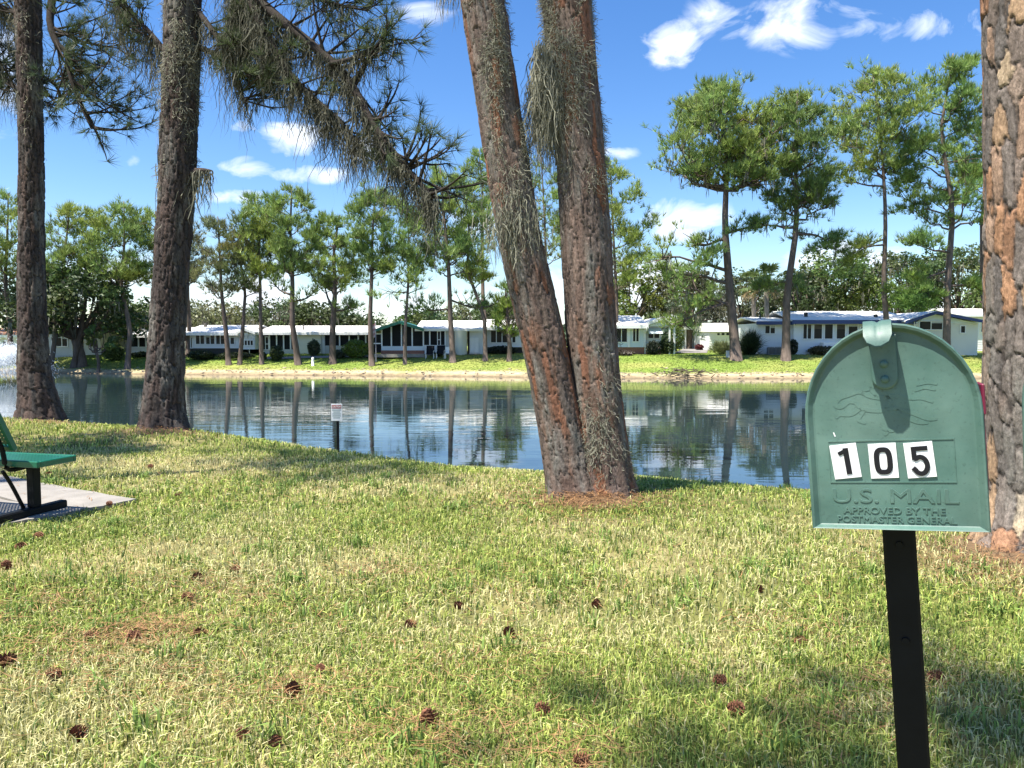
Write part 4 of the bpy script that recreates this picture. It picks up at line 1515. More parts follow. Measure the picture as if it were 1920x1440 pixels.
RUST = [(.135, .092, .072), (.2, .098, .062), (.145, .1, .08), (.12, .088, .072), (.165, .1, .072), (.13, .098, .082), (.24, .11, .064), (.15, .112, .09), (.115, .085, .07), (.175, .125, .1)]
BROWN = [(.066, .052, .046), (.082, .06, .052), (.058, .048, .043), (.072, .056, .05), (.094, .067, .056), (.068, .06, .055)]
FLAKY = [(.36, .24, .15), (.44, .33, .22), (.27, .15, .09), (.58, .46, .31), (.19, .15, .125), (.24, .18, .14), (.16, .135, .118), (.34, .19, .11), (.18, .15, .13), (.21, .175, .15), (.14, .122, .11), (.3, .2, .14)]


def px_path(rows, depth, extra=None):
    """rows: (row, left px, right px) from the foot up; gives centres and radii at that distance"""
    pts, rad = [], []
    for (r, a, b) in rows:
        pts.append(P((a + b) / 2, r, depth))
        rad.append((b - a) / 2 * depth / F_PX)
    if extra:
        top = np.array(pts[-1])
        d = unit(np.array(pts[-1]) - np.array(pts[-2]))
        n = 2
        for k in range(1, n + 1):
            pts.append(top + d * extra * k / n)
            rad.append(rad[len(rows) - 1] * (1 - .3 * k / n))
    return np.array(pts), np.array(rad)


def upper_crown(root, top, H, R, seed, nt, lean, r0=.2):
    """needle crown above the picture's upper edge, carried by the same trunk"""
    for o in pine((top[0], top[1]), H, lean, r0, .55, R, seed, nt, None, root=root, z0=top[2], nneedle=9):
        o.location = Vector([float(c) for c in top]) - root.location


# the twin trunks
D_TW = 6.55
root = tag(empty('twin_trunk_pine', G(1105, 945)), 'rust brown pine with two mossy trunks from one base, nearest the lake middle', 'pine tree')
L0 = np.array(root.location)
rowsL = [(972, 1030, 1150), (900, 1024, 1118), (850, 1017, 1103), (750, 1000, 1082), (640, 978, 1060), (500, 945, 1027), (400, 926, 1006), (250, 902, 982), (120, 882, 962), (0, 864, 944), (-160, 838, 912)]
rowsR = [(972, 1066, 1192), (900, 1080, 1184), (800, 1080, 1172), (700, 1070, 1162), (600, 1060, 1154), (450, 1052, 1146), (300, 1043, 1134), (150, 1030, 1120), (0, 1016, 1106), (-160, 1002, 1086)]


def prob_L(p, n):
    z = p[:, 2]
    up = np.clip((z - 2.2) / 1.6, 0, 1) * np.clip(.3 + .6 * n[:, 0] - .35 * n[:, 1], 0, 1)
    ring = np.exp(-((z - 2.35) / .22) ** 2) * .8 * np.clip(-n[:, 1], 0, 1)
    return np.clip(up * .9 + ring, 0, 1)


def prob_R(p, n):
    z = p[:, 2]
    up = np.clip((z - 2.55) / .9, 0, 1) * .9
    mid = .22 * np.clip(n[:, 0] + .3, 0, 1)
    foot = np.clip(1 - np.hypot(p[:, 0] - P(1085, 850, D_TW)[0], p[:, 2] - .5) / .42, 0, 1) * 1.2
    return np.clip(up + mid + foot, 0, 1)


pL, rL = px_path(rowsL, D_TW - .02, .3)
pR, rR = px_path(rowsR, D_TW + .03, .3)
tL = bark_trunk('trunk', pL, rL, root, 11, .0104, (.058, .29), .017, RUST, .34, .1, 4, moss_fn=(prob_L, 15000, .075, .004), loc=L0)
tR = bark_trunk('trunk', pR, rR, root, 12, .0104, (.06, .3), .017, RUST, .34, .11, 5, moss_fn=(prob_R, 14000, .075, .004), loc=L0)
tag(tL, 'left trunk leaning away to the left')
rng = np.random.default_rng(5)
# beard of moss hanging beside the right trunk, and wisps at the top left
n = 1500
a = P(1024, 130, D_TW - .05)
q = a + np.c_[rng.normal(size=n) * .055, rng.normal(size=n) * .07, rng.uniform(-.35, .22, n)]
v, f, c = strands(q - L0, .5, .0075, rng, MOSS_COL * .9, 7, .16)
q2 = np.concatenate([P(rng.uniform(815, 870), -20, D_TW)[None] for _ in range(60)])
v2, f2, c2 = strands(q2 - L0, .26, .006, rng, MOSS_COL, 4, .1)
cl = Cloud()
cl.add((v, f, c))
cl.add((v2, f2, c2))
n = 500
q = P(965, 420, D_TW)[None] + np.c_[rng.normal(size=n) * .12 - .03, rng.uniform(-.24, -.17, n), rng.normal(size=n) * .14]
cl.add(strands(q - L0, .2, .007, rng, MOSS_COL, 4, .15))
tag(cl.build('hanging_moss', M['moss'], root), kind='stuff')
for pt, rr_, sd in ((pL[-1], rL[-1], 61), (pR[-1], rR[-1], 62)):
    upper_crown(root, pt - np.array([0, 0, .1]), 12, 2.8, sd, 700, (-1.2 if sd == 61 else .3, .2), rr_ * .95)

# mossy leaning trunk (second from the left)
D_T2 = 11.9
root2 = tag(empty('pine_tree', G(306, 806)), 'dark furrowed pine with hanging moss and a broken limb stub, second trunk from left', 'pine tree', 'large pines on the near lawn')
L2 = np.array(root2.location)
rows2 = [(822, 262, 352), (760, 270, 344), (650, 280, 344), (500, 290, 353), (350, 300, 364), (250, 303, 368), (150, 307, 372), (50, 309, 374), (-80, 314, 376)]
p2, r2 = px_path(rows2, D_T2, .3)


def prob_2(p, n):
    z = p[:, 2]
    return np.clip(np.clip((z - 4.6) / 1.2, 0, 1) * .9 + np.clip((z - 2.3) / 1.5, 0, 1) * .8 * np.clip(-n[:, 0] - .25, 0, 1) + np.clip((z - 3.6) / 1, 0, 1) * np.clip(n[:, 0] - .3, 0, 1), 0, 1)


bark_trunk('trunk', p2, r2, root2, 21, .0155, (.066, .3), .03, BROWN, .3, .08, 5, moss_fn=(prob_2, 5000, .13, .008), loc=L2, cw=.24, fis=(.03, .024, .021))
upper_crown(root2, p2[-1] - np.array([0, 0, .1]), 11, 2.8, 63, 700, (.3, .2), r2[-1] * .95)
# broken limb stub
st = smooth_path([P(352, 330, D_T2), P(368, 322, D_T2 - .1), P(384, 320, D_T2 - .15), P(397, 320, D_T2 - .18)], 8)
b = MB().tube(st - L2, np.linspace(.09, .012, 8), 7, np.array(BROWN[0])).build('limb_stub', M['bark'], root2, True, True)
q = st[rng.integers(0, 7, 150)] + np.c_[rng.normal(size=150) * .035, rng.normal(size=150) * .05, rng.uniform(-.05, .02, 150)]
v, f, c = strands(q - L2, rng.uniform(.15, .75, 150), .016, rng, MOSS_COL * .75, 6, .17)
tag(np_mesh('hanging_moss', v, f, M['moss'], b, c), kind='stuff')
# a long wisp left of the trunk
q = np.tile(P(299, 300, D_T2), (40, 1)) + rng.normal(size=(40, 3)) * np.array([.02, .05, .5])
v, f, c = strands(q - L2, .7, .012, rng, MOSS_COL, 5, .05)
tag(np_mesh('hanging_moss', v, f, M['moss'], root2, c), kind='stuff')

# leftmost trunk
D_T1 = 13.9
root1 = tag(empty('pine_tree', G(74, 781)), 'dark furrowed pine at far left, standing at the water beside the fountain', 'pine tree', 'large pines on the near lawn')
L1 = np.array(root1.location)
rows1 = [(796, 36, 114), (750, 38, 104), (700, 37, 93), (600, 36, 84), (450, 37, 81), (300, 38, 79), (150, 35, 77), (0, 30, 74), (-120, 27, 70)]
p1, r1 = px_path(rows1, D_T1, .3)
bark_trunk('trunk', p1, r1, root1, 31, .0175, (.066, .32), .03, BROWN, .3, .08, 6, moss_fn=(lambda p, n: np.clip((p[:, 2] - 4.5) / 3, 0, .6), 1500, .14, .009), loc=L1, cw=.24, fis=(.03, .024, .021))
upper_crown(root1, p1[-1] - np.array([0, 0, .1]), 11, 2.8, 64, 700, (-.3, .2), r1[-1] * .95)

# big flaking trunk at the right
D_T3 = 4.9
root3 = tag(empty('pine_tree', G(1935, 1050)), 'big pine with flaking orange and grey bark plates at the right edge', 'pine tree', 'large pines on the near lawn')
L3 = np.array(root3.location)
rows3 = [(1085, 1815, 2050), (1000, 1838, 2040), (900, 1846, 2032), (750, 1845, 2026), (600, 1847, 2024), (400, 1849, 2022), (200, 1848, 2018), (0, 1845, 2012), (-200, 1840, 2000)]
p3, r3 = px_path(rows3, D_T3, .3)
p3[:, 0] += .035
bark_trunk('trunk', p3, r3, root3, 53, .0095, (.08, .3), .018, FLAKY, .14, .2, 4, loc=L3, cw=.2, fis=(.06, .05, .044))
upper_crown(root3, p3[-1] - np.array([0, 0, .1]), 14, 3, 65, 700, (.6, .2), r3[-1] * .95)


# ------------------------------------------------------------------ boughs of the near pines that hang into the picture
def bough(root, loc, ctrl, r, seed, ntwig, ntuft, moss, dirs, twl=.7, col=(.085, .115, .05), nl=.23, nw=.0085, backlit_dim=.5, mlen=.5, label=None):
    """ctrl: (px, row, distance) control points; dirs: preferred twig directions"""
    rng = np.random.default_rng(seed)
    path = smooth_path([P(*c) for c in ctrl], 26) - loc
    wood = MB()
    wc = np.array([.045, .037, .032])
    wood.tube(path, np.linspace(r, r * .3, 26), 7, wc)
    cen, ax, ms = [], [], []
    for k in range(ntwig):
        u = rng.uniform(.08, 1) ** .8
        i = u * 25
        q = np.array([np.interp(i, np.arange(26), path[:, c]) for c in range(3)])
        d = unit(np.array(dirs[rng.integers(len(dirs))]) + rng.normal(size=3) * .35)
        L = twl * rng.uniform(.45, 1.15)
        bend = unit(d + np.array([0, 0, .5]) + rng.normal(size=3) * .3)
        tw = np.array([q, q + d * L * .35, q + d * L * .65 + bend * L * .12, q + d * L * .75 + bend * L * .35])
        tw = smooth_path(tw, 7)
        wood.tube(tw, np.linspace(r * .28, .008, 7), 4, wc, cap=False)
        for t_ in range(max(1, ntuft // ntwig)):
            w = 1 if t_ == 0 else rng.uniform(.3, 1)
            c = np.array([np.interp(w * 6, np.arange(7), tw[:, j]) for j in range(3)])
            sd = unit(d + rng.normal(size=3) * .8 + np.array([0, 0, .4]))
            if t_:
                e = c + sd * rng.uniform(.08, .28)
                wood.tube(np.array([c, e]), [.009, .006], 3, wc, cap=False)
                c = e
            cen.append(c)
            ax.append(unit(sd + np.array([0, 0, .3])))
        if moss and rng.uniform() < .3:
            ms.append(tw[rng.integers(0, 5)])
    for _ in range(moss * ntwig):
        ms.append(path[rng.integers(0, 26)] + np.array([0, 0, -r * .5]))
    b = wood.build('bough', M['bark'], root, True, True)
    if label:
        tag(b, label)
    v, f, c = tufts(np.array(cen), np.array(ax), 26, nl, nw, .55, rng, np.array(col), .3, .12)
    np_mesh('needles', v, f, M['needle'], b, c)
    if moss:
        ms = np.array(ms)
        k = 9
        q = np.repeat(ms, k, 0) + rng.normal(size=(len(ms) * k, 3)) * np.array([.05, .05, .03])
        ln = np.repeat(mlen * rng.uniform(.3, 1.5, len(ms)), k)
        v, f, c = strands(q, ln, .013, rng, MOSS_COL * backlit_dim, 7, .2)  # moss tint dimmed, its backlit darkness is put into the colour
        tag(np_mesh('hanging_moss', v, f, M['moss'], b, c), kind='stuff')
    return b


RU = [(.8, -.2, .5), (.9, .2, .15), (.5, .1, .8), (.7, -.3, -.1)]
RD = [(.8, 0, -.1), (.6, .2, -.5), (.9, -.2, .3)]
LU = [(-.8, 0, .3), (-.7, .2, -.1), (-.5, -.2, .6)]
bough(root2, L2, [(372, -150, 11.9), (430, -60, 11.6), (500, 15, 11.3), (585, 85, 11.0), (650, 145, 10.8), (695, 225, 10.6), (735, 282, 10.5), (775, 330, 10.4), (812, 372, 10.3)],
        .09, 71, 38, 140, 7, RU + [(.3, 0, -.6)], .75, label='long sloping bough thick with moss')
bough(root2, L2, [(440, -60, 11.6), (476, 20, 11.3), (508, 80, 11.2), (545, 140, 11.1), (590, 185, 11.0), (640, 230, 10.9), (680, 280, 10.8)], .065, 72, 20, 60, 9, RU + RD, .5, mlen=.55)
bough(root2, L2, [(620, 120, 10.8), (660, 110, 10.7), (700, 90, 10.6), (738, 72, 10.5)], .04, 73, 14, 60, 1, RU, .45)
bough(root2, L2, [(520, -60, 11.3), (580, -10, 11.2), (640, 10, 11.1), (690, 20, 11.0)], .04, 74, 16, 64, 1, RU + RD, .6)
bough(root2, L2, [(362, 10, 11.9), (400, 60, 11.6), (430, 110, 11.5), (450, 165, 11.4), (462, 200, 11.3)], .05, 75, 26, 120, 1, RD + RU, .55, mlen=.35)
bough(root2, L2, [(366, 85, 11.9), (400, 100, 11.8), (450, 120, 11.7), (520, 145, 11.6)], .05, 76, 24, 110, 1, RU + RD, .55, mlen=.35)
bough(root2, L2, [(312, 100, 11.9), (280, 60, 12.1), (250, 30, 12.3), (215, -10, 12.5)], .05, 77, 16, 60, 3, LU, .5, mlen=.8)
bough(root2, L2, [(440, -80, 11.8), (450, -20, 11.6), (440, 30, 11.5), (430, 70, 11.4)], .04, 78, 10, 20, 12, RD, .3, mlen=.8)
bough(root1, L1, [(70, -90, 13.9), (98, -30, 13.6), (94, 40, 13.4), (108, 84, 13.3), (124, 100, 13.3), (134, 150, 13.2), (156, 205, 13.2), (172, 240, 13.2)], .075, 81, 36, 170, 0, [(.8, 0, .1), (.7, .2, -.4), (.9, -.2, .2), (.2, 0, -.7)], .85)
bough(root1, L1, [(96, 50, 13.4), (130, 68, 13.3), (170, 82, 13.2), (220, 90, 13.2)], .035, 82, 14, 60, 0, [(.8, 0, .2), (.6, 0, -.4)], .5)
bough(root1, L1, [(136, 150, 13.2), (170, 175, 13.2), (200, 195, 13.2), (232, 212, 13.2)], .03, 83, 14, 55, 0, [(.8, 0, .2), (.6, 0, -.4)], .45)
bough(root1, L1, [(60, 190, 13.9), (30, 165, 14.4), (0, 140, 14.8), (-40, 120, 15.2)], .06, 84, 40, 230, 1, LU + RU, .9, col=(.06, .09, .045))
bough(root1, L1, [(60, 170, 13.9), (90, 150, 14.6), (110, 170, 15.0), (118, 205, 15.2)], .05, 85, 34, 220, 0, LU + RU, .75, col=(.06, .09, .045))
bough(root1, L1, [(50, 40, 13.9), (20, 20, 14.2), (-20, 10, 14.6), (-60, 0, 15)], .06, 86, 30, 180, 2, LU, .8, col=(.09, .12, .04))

# a pine just outside the left edge whose crown shades patches of the lawn
pine((-4.6, -1.4), 17, (.2, .1), .2, .86, .9, 91, 42, 'pine standing left of the camera, outside the picture', group='large pines on the near lawn', nl=10, nneedle=12, tl=.5, tw=.035,
     dens=1)

pine((-11.2, 6.6), 14.5, (.2, .1), .22, .6, 2.5, 92, 760, 'unseen pine added by the left shore to shade the lawn', group='large pines on the near lawn', nl=14, nneedle=12, tl=.5, tw=.035, dens=1)  # unseen tree, added so its crown shades the grass before the left trunks
pine((-8.6, 5.0), 18, (.2, .1), .16, .82, 1.6, 93, 260, 'slim unseen pine added behind the bench to shade the lawn', group='large pines on the near lawn', nl=10, nneedle=12, tl=.5, tw=.035, dens=1)  # another unseen tree, added to throw shade along the lawn's lake edge

# ------------------------------------------------------------------ bench on its slab
EL = unit(np.array([-.85, .52]))
ED = np.array([.52, .85])
ED = ED / np.linalg.norm(ED)
slab_tip = G(256, 944)[:2]


def slab_piece(u0, u1, w0, w1, seed):
    """irregular edged slab piece in bench axes from the tip"""
    rng = np.random.default_rng(seed)
    n = 16
    a = np.linspace(0, 1, n)

    def pt(u, w):
        return slab_tip + EL * u - ED * w
    ring = [pt(u0 + (u1 - u0) * t, w0 + rng.normal() * .008) for t in a] + [pt(u1, w0 + (w1 - w0) * t) for t in a[1:]] + \
           [pt(u1 + (u0 - u1) * t, w1 + rng.normal() * .012) for t in a[1:]] + [pt(u0 + rng.normal() * .012, w1 + (w0 - w1) * t) for t in a[1:-1]]
    ring = np.array(ring)
    z = gz(ring[:, 0], ring[:, 1])
    k = len(ring)
    c = ring.mean(0)
    v = np.concatenate([np.c_[ring, z - .08], np.c_[ring, z + .035], [[c[0], c[1], gzs(*c) + .035]]])
    q = [(i, (i + 1) % k, k + (i + 1) % k, k + i) for i in range(k)]
    t = [(k + i, k + (i + 1) % k, 2 * k) for i in range(k)]
    return v, q, t


pad = tag(empty('concrete_pad', (*slab_tip, 0)), 'pale concrete pad under the green bench', 'concrete pad')
for (u0, u1, w0, w1, sd) in ((0.0, 3.2, 0, .55, 1), (0.0, 3.2, .565, 1.12, 2)):
    v, q, t = slab_piece(u0, u1, w0, w1, sd)
    np_mesh('paving_slab', v - np.array([*slab_tip, 0]), [np.array(q), np.array(t)], M['concrete'], pad)

SEAT_Z = .47
A = G(70, 868, SEAT_Z)
bench_o = np.array([A[0], A[1], 0.035])
yaw = math.atan2(.25, -.97)
bench = tag(empty('park_bench', bench_o, (0, 0, yaw)), 'green metal park bench with black legs at the left edge', 'bench')
# local axes: x along the bench (from its right end to the left), -y towards the lake side
LEN, DEP = 1.83, .36


def mat_perf():
    m, nt, b = mat_new('green_coated_steel')
    b.inputs['Base Color'].default_value = (.006, .11, .06, 1)
    b.inputs['Roughness'].default_value = .3
    n = noise_node(nt, 12, 4)
    mx = nt.nodes.new('ShaderNodeMix')
    mx.data_type = 'RGBA'
    mx.inputs['A'].default_value = (.005, .095, .052, 1)
    mx.inputs['B'].default_value = (.009, .13, .075, 1)
    nt.links.new(n.outputs[0], mx.inputs['Factor'])
    nt.links.new(mx.outputs['Result'], b.inputs['Base Color'])
    return m


M['bench_green'] = mat_perf()
SZ = SEAT_Z - .035


def perf_panel(mb, O, U, V, lu, lv, t, step=.03, hole=.0065):
    """steel sheet with square punched holes in rows"""
    O, U, V = np.array(O, float), np.array(U, float), np.array(V, float)
    nu, nv = int(lu / step), int(lv / step)
    us = [0.0]
    for i in range(nu):
        c = (i + .5) * lu / nu
        us += [c - hole, c + hole]
    us += [lu]
    vs = [0.0]
    for j in range(nv):
        c = (j + .5) * lv / nv
        vs += [c - hole, c + hole]
    vs += [lv]
    N = np.cross(U, V) * t
    vt = np.array([O + U * u + V * v for v in vs for u in us])
    n = len(us)
    f = []
    for j in range(len(vs) - 1):
        for i in range(n - 1):
            if i % 2 == 1 and j % 2 == 1:
                continue
            a = j * n + i
            f.append((a, a + 1, a + n + 1, a + n))
    mb.add(vt, f)
    mb.add(vt + N, [q[::-1] for q in f])


mb = MB()
perf_panel(mb, (.012, -DEP + .012, SZ), (1, 0, 0), (0, 1, 0), LEN - .024, DEP - .024, .004)
seat = mb.build('seat', M['bench_green'], bench)
rim = MB()
rim.box(0, LEN, -DEP, -DEP + .03, SZ - .04, SZ + .008, bev=.006)
rim.box(0, LEN, -.03, 0, SZ - .04, SZ + .008, bev=.006)
rim.box(0, .03, -DEP + .0305, -.0305, SZ - .04, SZ + .007, bev=.006)
rim.box(LEN - .03, LEN, -DEP + .0305, -.0305, SZ - .04, SZ + .007, bev=.006)
rim.build('rim', M['bench_green'], seat)
mb = MB()
bz0, bh, tilt = SZ + .11, .33, .16
U = np.array([1, 0, 0])
Vv = unit(np.array([0, tilt, bh]))
perf_panel(mb, (.2, .012, bz0), U, Vv, LEN - .4, .34, .004)
back = mb.build('backrest', M['bench_green'], bench)
rim = MB()
for (u0, u1, v0, v1) in ((.185, LEN - .185, -.02, .012), (.185, LEN - .185, .33, .362), (.185, .215, .0125, .3295), (LEN - .215, LEN - .185, .0125, .3295)):
    p0 = np.array([0, .012, bz0])
    n_ = np.cross(U, Vv)
    vv = [p0 + U * u + Vv * v_ + n_ * w for u in (u0, u1) for v_ in (v0, v1) for w in (-.018, .018)]
    rim.add(vv, [(0, 1, 3, 2), (4, 6, 7, 5), (0, 4, 5, 1), (2, 3, 7, 6), (0, 2, 6, 4), (1, 5, 7, 3)])
rim.build('rim', M['bench_green'], back)
for xx in (.25, LEN - .25):
    MB().box(xx - .035, xx + .035, -.235, -.165, 0.06, SZ - .041, bev=.006).build('leg', M['black_metal'], bench)
    MB().box(xx - .035, xx + .035, -.48, .16, 0.0, .0595, bev=.01).build('foot', M['black_metal'], bench)
    MB().tube(smooth_path([(xx, -.36, SZ - .06), (xx, -.15, SZ - .06), (xx, .02, SZ - .05), (xx, .06, SZ + .1), (xx, .2, SZ + .44)], 16), .017, 8).build('back_support', M['black_metal'], bench, True)
    MB().tube(smooth_path([(xx + .045, .02, SZ - .07), (xx + .045, -.05, .25), (xx + .045, -.15, .05)], 8), .014, 8).build('brace', M['black_metal'], bench, True)


# ------------------------------------------------------------------ text and stroke helpers
def text_mesh(s, size, width=None, ext=.0006, bold=0.0, bevel=0.0):
    cu = bpy.data.curves.new('text', 'FONT')
    cu.body = s
    cu.size = size
    cu.align_x = 'CENTER'
    cu.align_y = 'CENTER'
    cu.extrude = ext
    cu.offset = bold
    cu.bevel_depth = bevel
    cu.resolution_u = 3
    o = bpy.data.objects.new('text', cu)
    COL.objects.link(o)
    bpy.context.view_layer.update()
    me = bpy.data.meshes.new_from_object(o.evaluated_get(bpy.context.evaluated_depsgraph_get()))
    bpy.data.objects.remove(o)
    xs = [v.co.x for v in me.vertices]
    w = max(xs) - min(xs)
    if width:
        k = width / w
        for v in me.vertices:
            v.co.x *= k
    # stand the lettering up: text plane -> local xz, facing -y
    for v in me.vertices:
        x, y, z = v.co
        v.co = (x, -z, y)
    return me


def stroke(pts, w, y0, y1, closed=False, taper=False):
    """flat band following points in (x,z), with thickness from y0 to y1"""
    p = np.asarray(pts, float)
    n = len(p)
    if closed:
        t = np.roll(p, -1, 0) - np.roll(p, 1, 0)
    else:
        t = np.gradient(p, axis=0)
    t = unit(t)
    nn = np.c_[-t[:, 1], t[:, 0]]
    ww = np.full((n, 1), w / 2)
    if taper:
        ww = ww * (np.sin(np.linspace(.25, math.pi - .25, n)) ** .6)[:, None]
    a, b = p + nn * ww, p - nn * ww
    v = np.concatenate([np.c_[a[:, 0], np.full(n, y0), a[:, 1]], np.c_[b[:, 0], np.full(n, y0), b[:, 1]],
                        np.c_[a[:, 0], np.full(n, y1), a[:, 1]], np.c_[b[:, 0], np.full(n, y1), b[:, 1]]])
    f = []
    m = n if closed else n - 1
    for i in range(m):
        j = (i + 1) % n
        f += [(i, j, n + j, n + i), (2 * n + i, 3 * n + i, 3 * n + j, 2 * n + j), (i, 2 * n + i, 2 * n + j, j), (n + i, n + j, 3 * n + j, 3 * n + i)]
    if not closed:
        f += [(0, n, 3 * n, 2 * n), (n - 1, 3 * n - 1, 4 * n - 1, 2 * n - 1)]
    return v, f


# ------------------------------------------------------------------ mailboxes
def mat_mail(name='mailbox_green', base=(.064, .14, .113), pale=(.118, .2, .165)):
    m, nt, b = mat_new(name)
    n = noise_node(nt, 14, 6, .6)
    cr = nt.nodes.new('ShaderNodeValToRGB')
    cr.color_ramp.elements[0].position = .34
    cr.color_ramp.elements[0].color = (*base, 1)
    cr.color_ramp.elements[1].position = .72
    cr.color_ramp.elements[1].color = (*pale, 1)
    nt.links.new(n.outputs[0], cr.inputs[0])
    nt.links.new(cr.outputs[0], b.inputs['Base Color'])
    st = noise_node(nt, 5.5, 7, .62)
    mr2 = nt.nodes.new('ShaderNodeMapRange')
    mr2.inputs['From Min'].default_value = .36
    mr2.inputs['From Max'].default_value = .62
    mr2.inputs['To Min'].default_value = .72
    mr2.inputs['To Max'].default_value = 1.12
    nt.links.new(st.outputs[0], mr2.inputs['Value'])
    sp = noise_node(nt, 260, 3, .6)
    mr3 = nt.nodes.new('ShaderNodeMapRange')
    mr3.inputs['From Min'].default_value = .3
    mr3.inputs['From Max'].default_value = .42
    mr3.inputs['To Min'].default_value = .78
    mr3.inputs['To Max'].default_value = 1.0
    nt.links.new(sp.outputs[0], mr3.inputs['Value'])
    mm = nt.nodes.new('ShaderNodeMath')
    mm.operation = 'MULTIPLY'
    nt.links.new(mr2.outputs[0], mm.inputs[0])
    nt.links.new(mr3.outputs[0], mm.inputs[1])
    vm = nt.nodes.new('ShaderNodeVectorMath')
    vm.operation = 'SCALE'
    nt.links.new(cr.outputs[0], vm.inputs[0])
    nt.links.new(mm.outputs[0], vm.inputs['Scale'])
    nt.links.new(vm.outputs[0], b.inputs['Base Color'])
    n2 = noise_node(nt, 90, 4, .6)
    mr = nt.nodes.new('ShaderNodeMapRange')
    mr.inputs['To Min'].default_value = .36
    mr.inputs['To Max'].default_value = .62
    nt.links.new(n2.outputs[0], mr.inputs['Value'])
    nt.links.new(mr.outputs[0], b.inputs['Roughness'])
    n3 = noise_node(nt, 22, 2, .4)
    bp = nt.nodes.new('ShaderNodeBump')
    bp.inputs['Strength'].default_value = .25
    bp.inputs['Distance'].default_value = .006
    nt.links.new(n3.outputs[0], bp.inputs['Height'])
    nt.links.new(bp.outputs[0], b.inputs['Normal'])
    return m


M['mail'] = mat_mail()
M['sticker'] = mat_plain('white_vinyl', (.82, .82, .81), .85, var=.02, spec=.1)
M['digit'] = mat_plain('dark_grey_vinyl', (.018, .018, .02), .9, var=.1, spec=.1)
M['flag_red'] = mat_plain('maroon_plastic', (.17, .012, .04), .45)
MW, MH = .166, .2155


def arch(w, h, n=22, hs=.12):
    """outline (x,z) from bottom left, up, over, to bottom right; z=0 at the bottom"""
    p = [(-w / 2, 0), (-w / 2, hs * .5)]
    for a in np.linspace(math.pi, 0, n):
        p.append((math.cos(a) * w / 2, hs + math.sin(a) * (h - hs)))
    p += [(w / 2, hs * .5), (w / 2, 0)]
    return np.array(p)


def loft(mb, rings, close_last=True):
    """rings: list of (outline, y)"""
    n = len(rings[0][0])
    v = np.concatenate([np.c_[o[:, 0], np.full(n, y), o[:, 1]] for o, y in rings])
    f = []
    for k in range(len(rings) - 1):
        for i in range(n):
            j = (i + 1) % n
            f.append((k * n + i, k * n + j, (k + 1) * n + j, (k + 1) * n + i))
    mb.add(v, f)
    if close_last:
        b = mb.n - n
        mb.f.setdefault(n, []).append(np.array([list(range(b, b + n))]))
    return mb


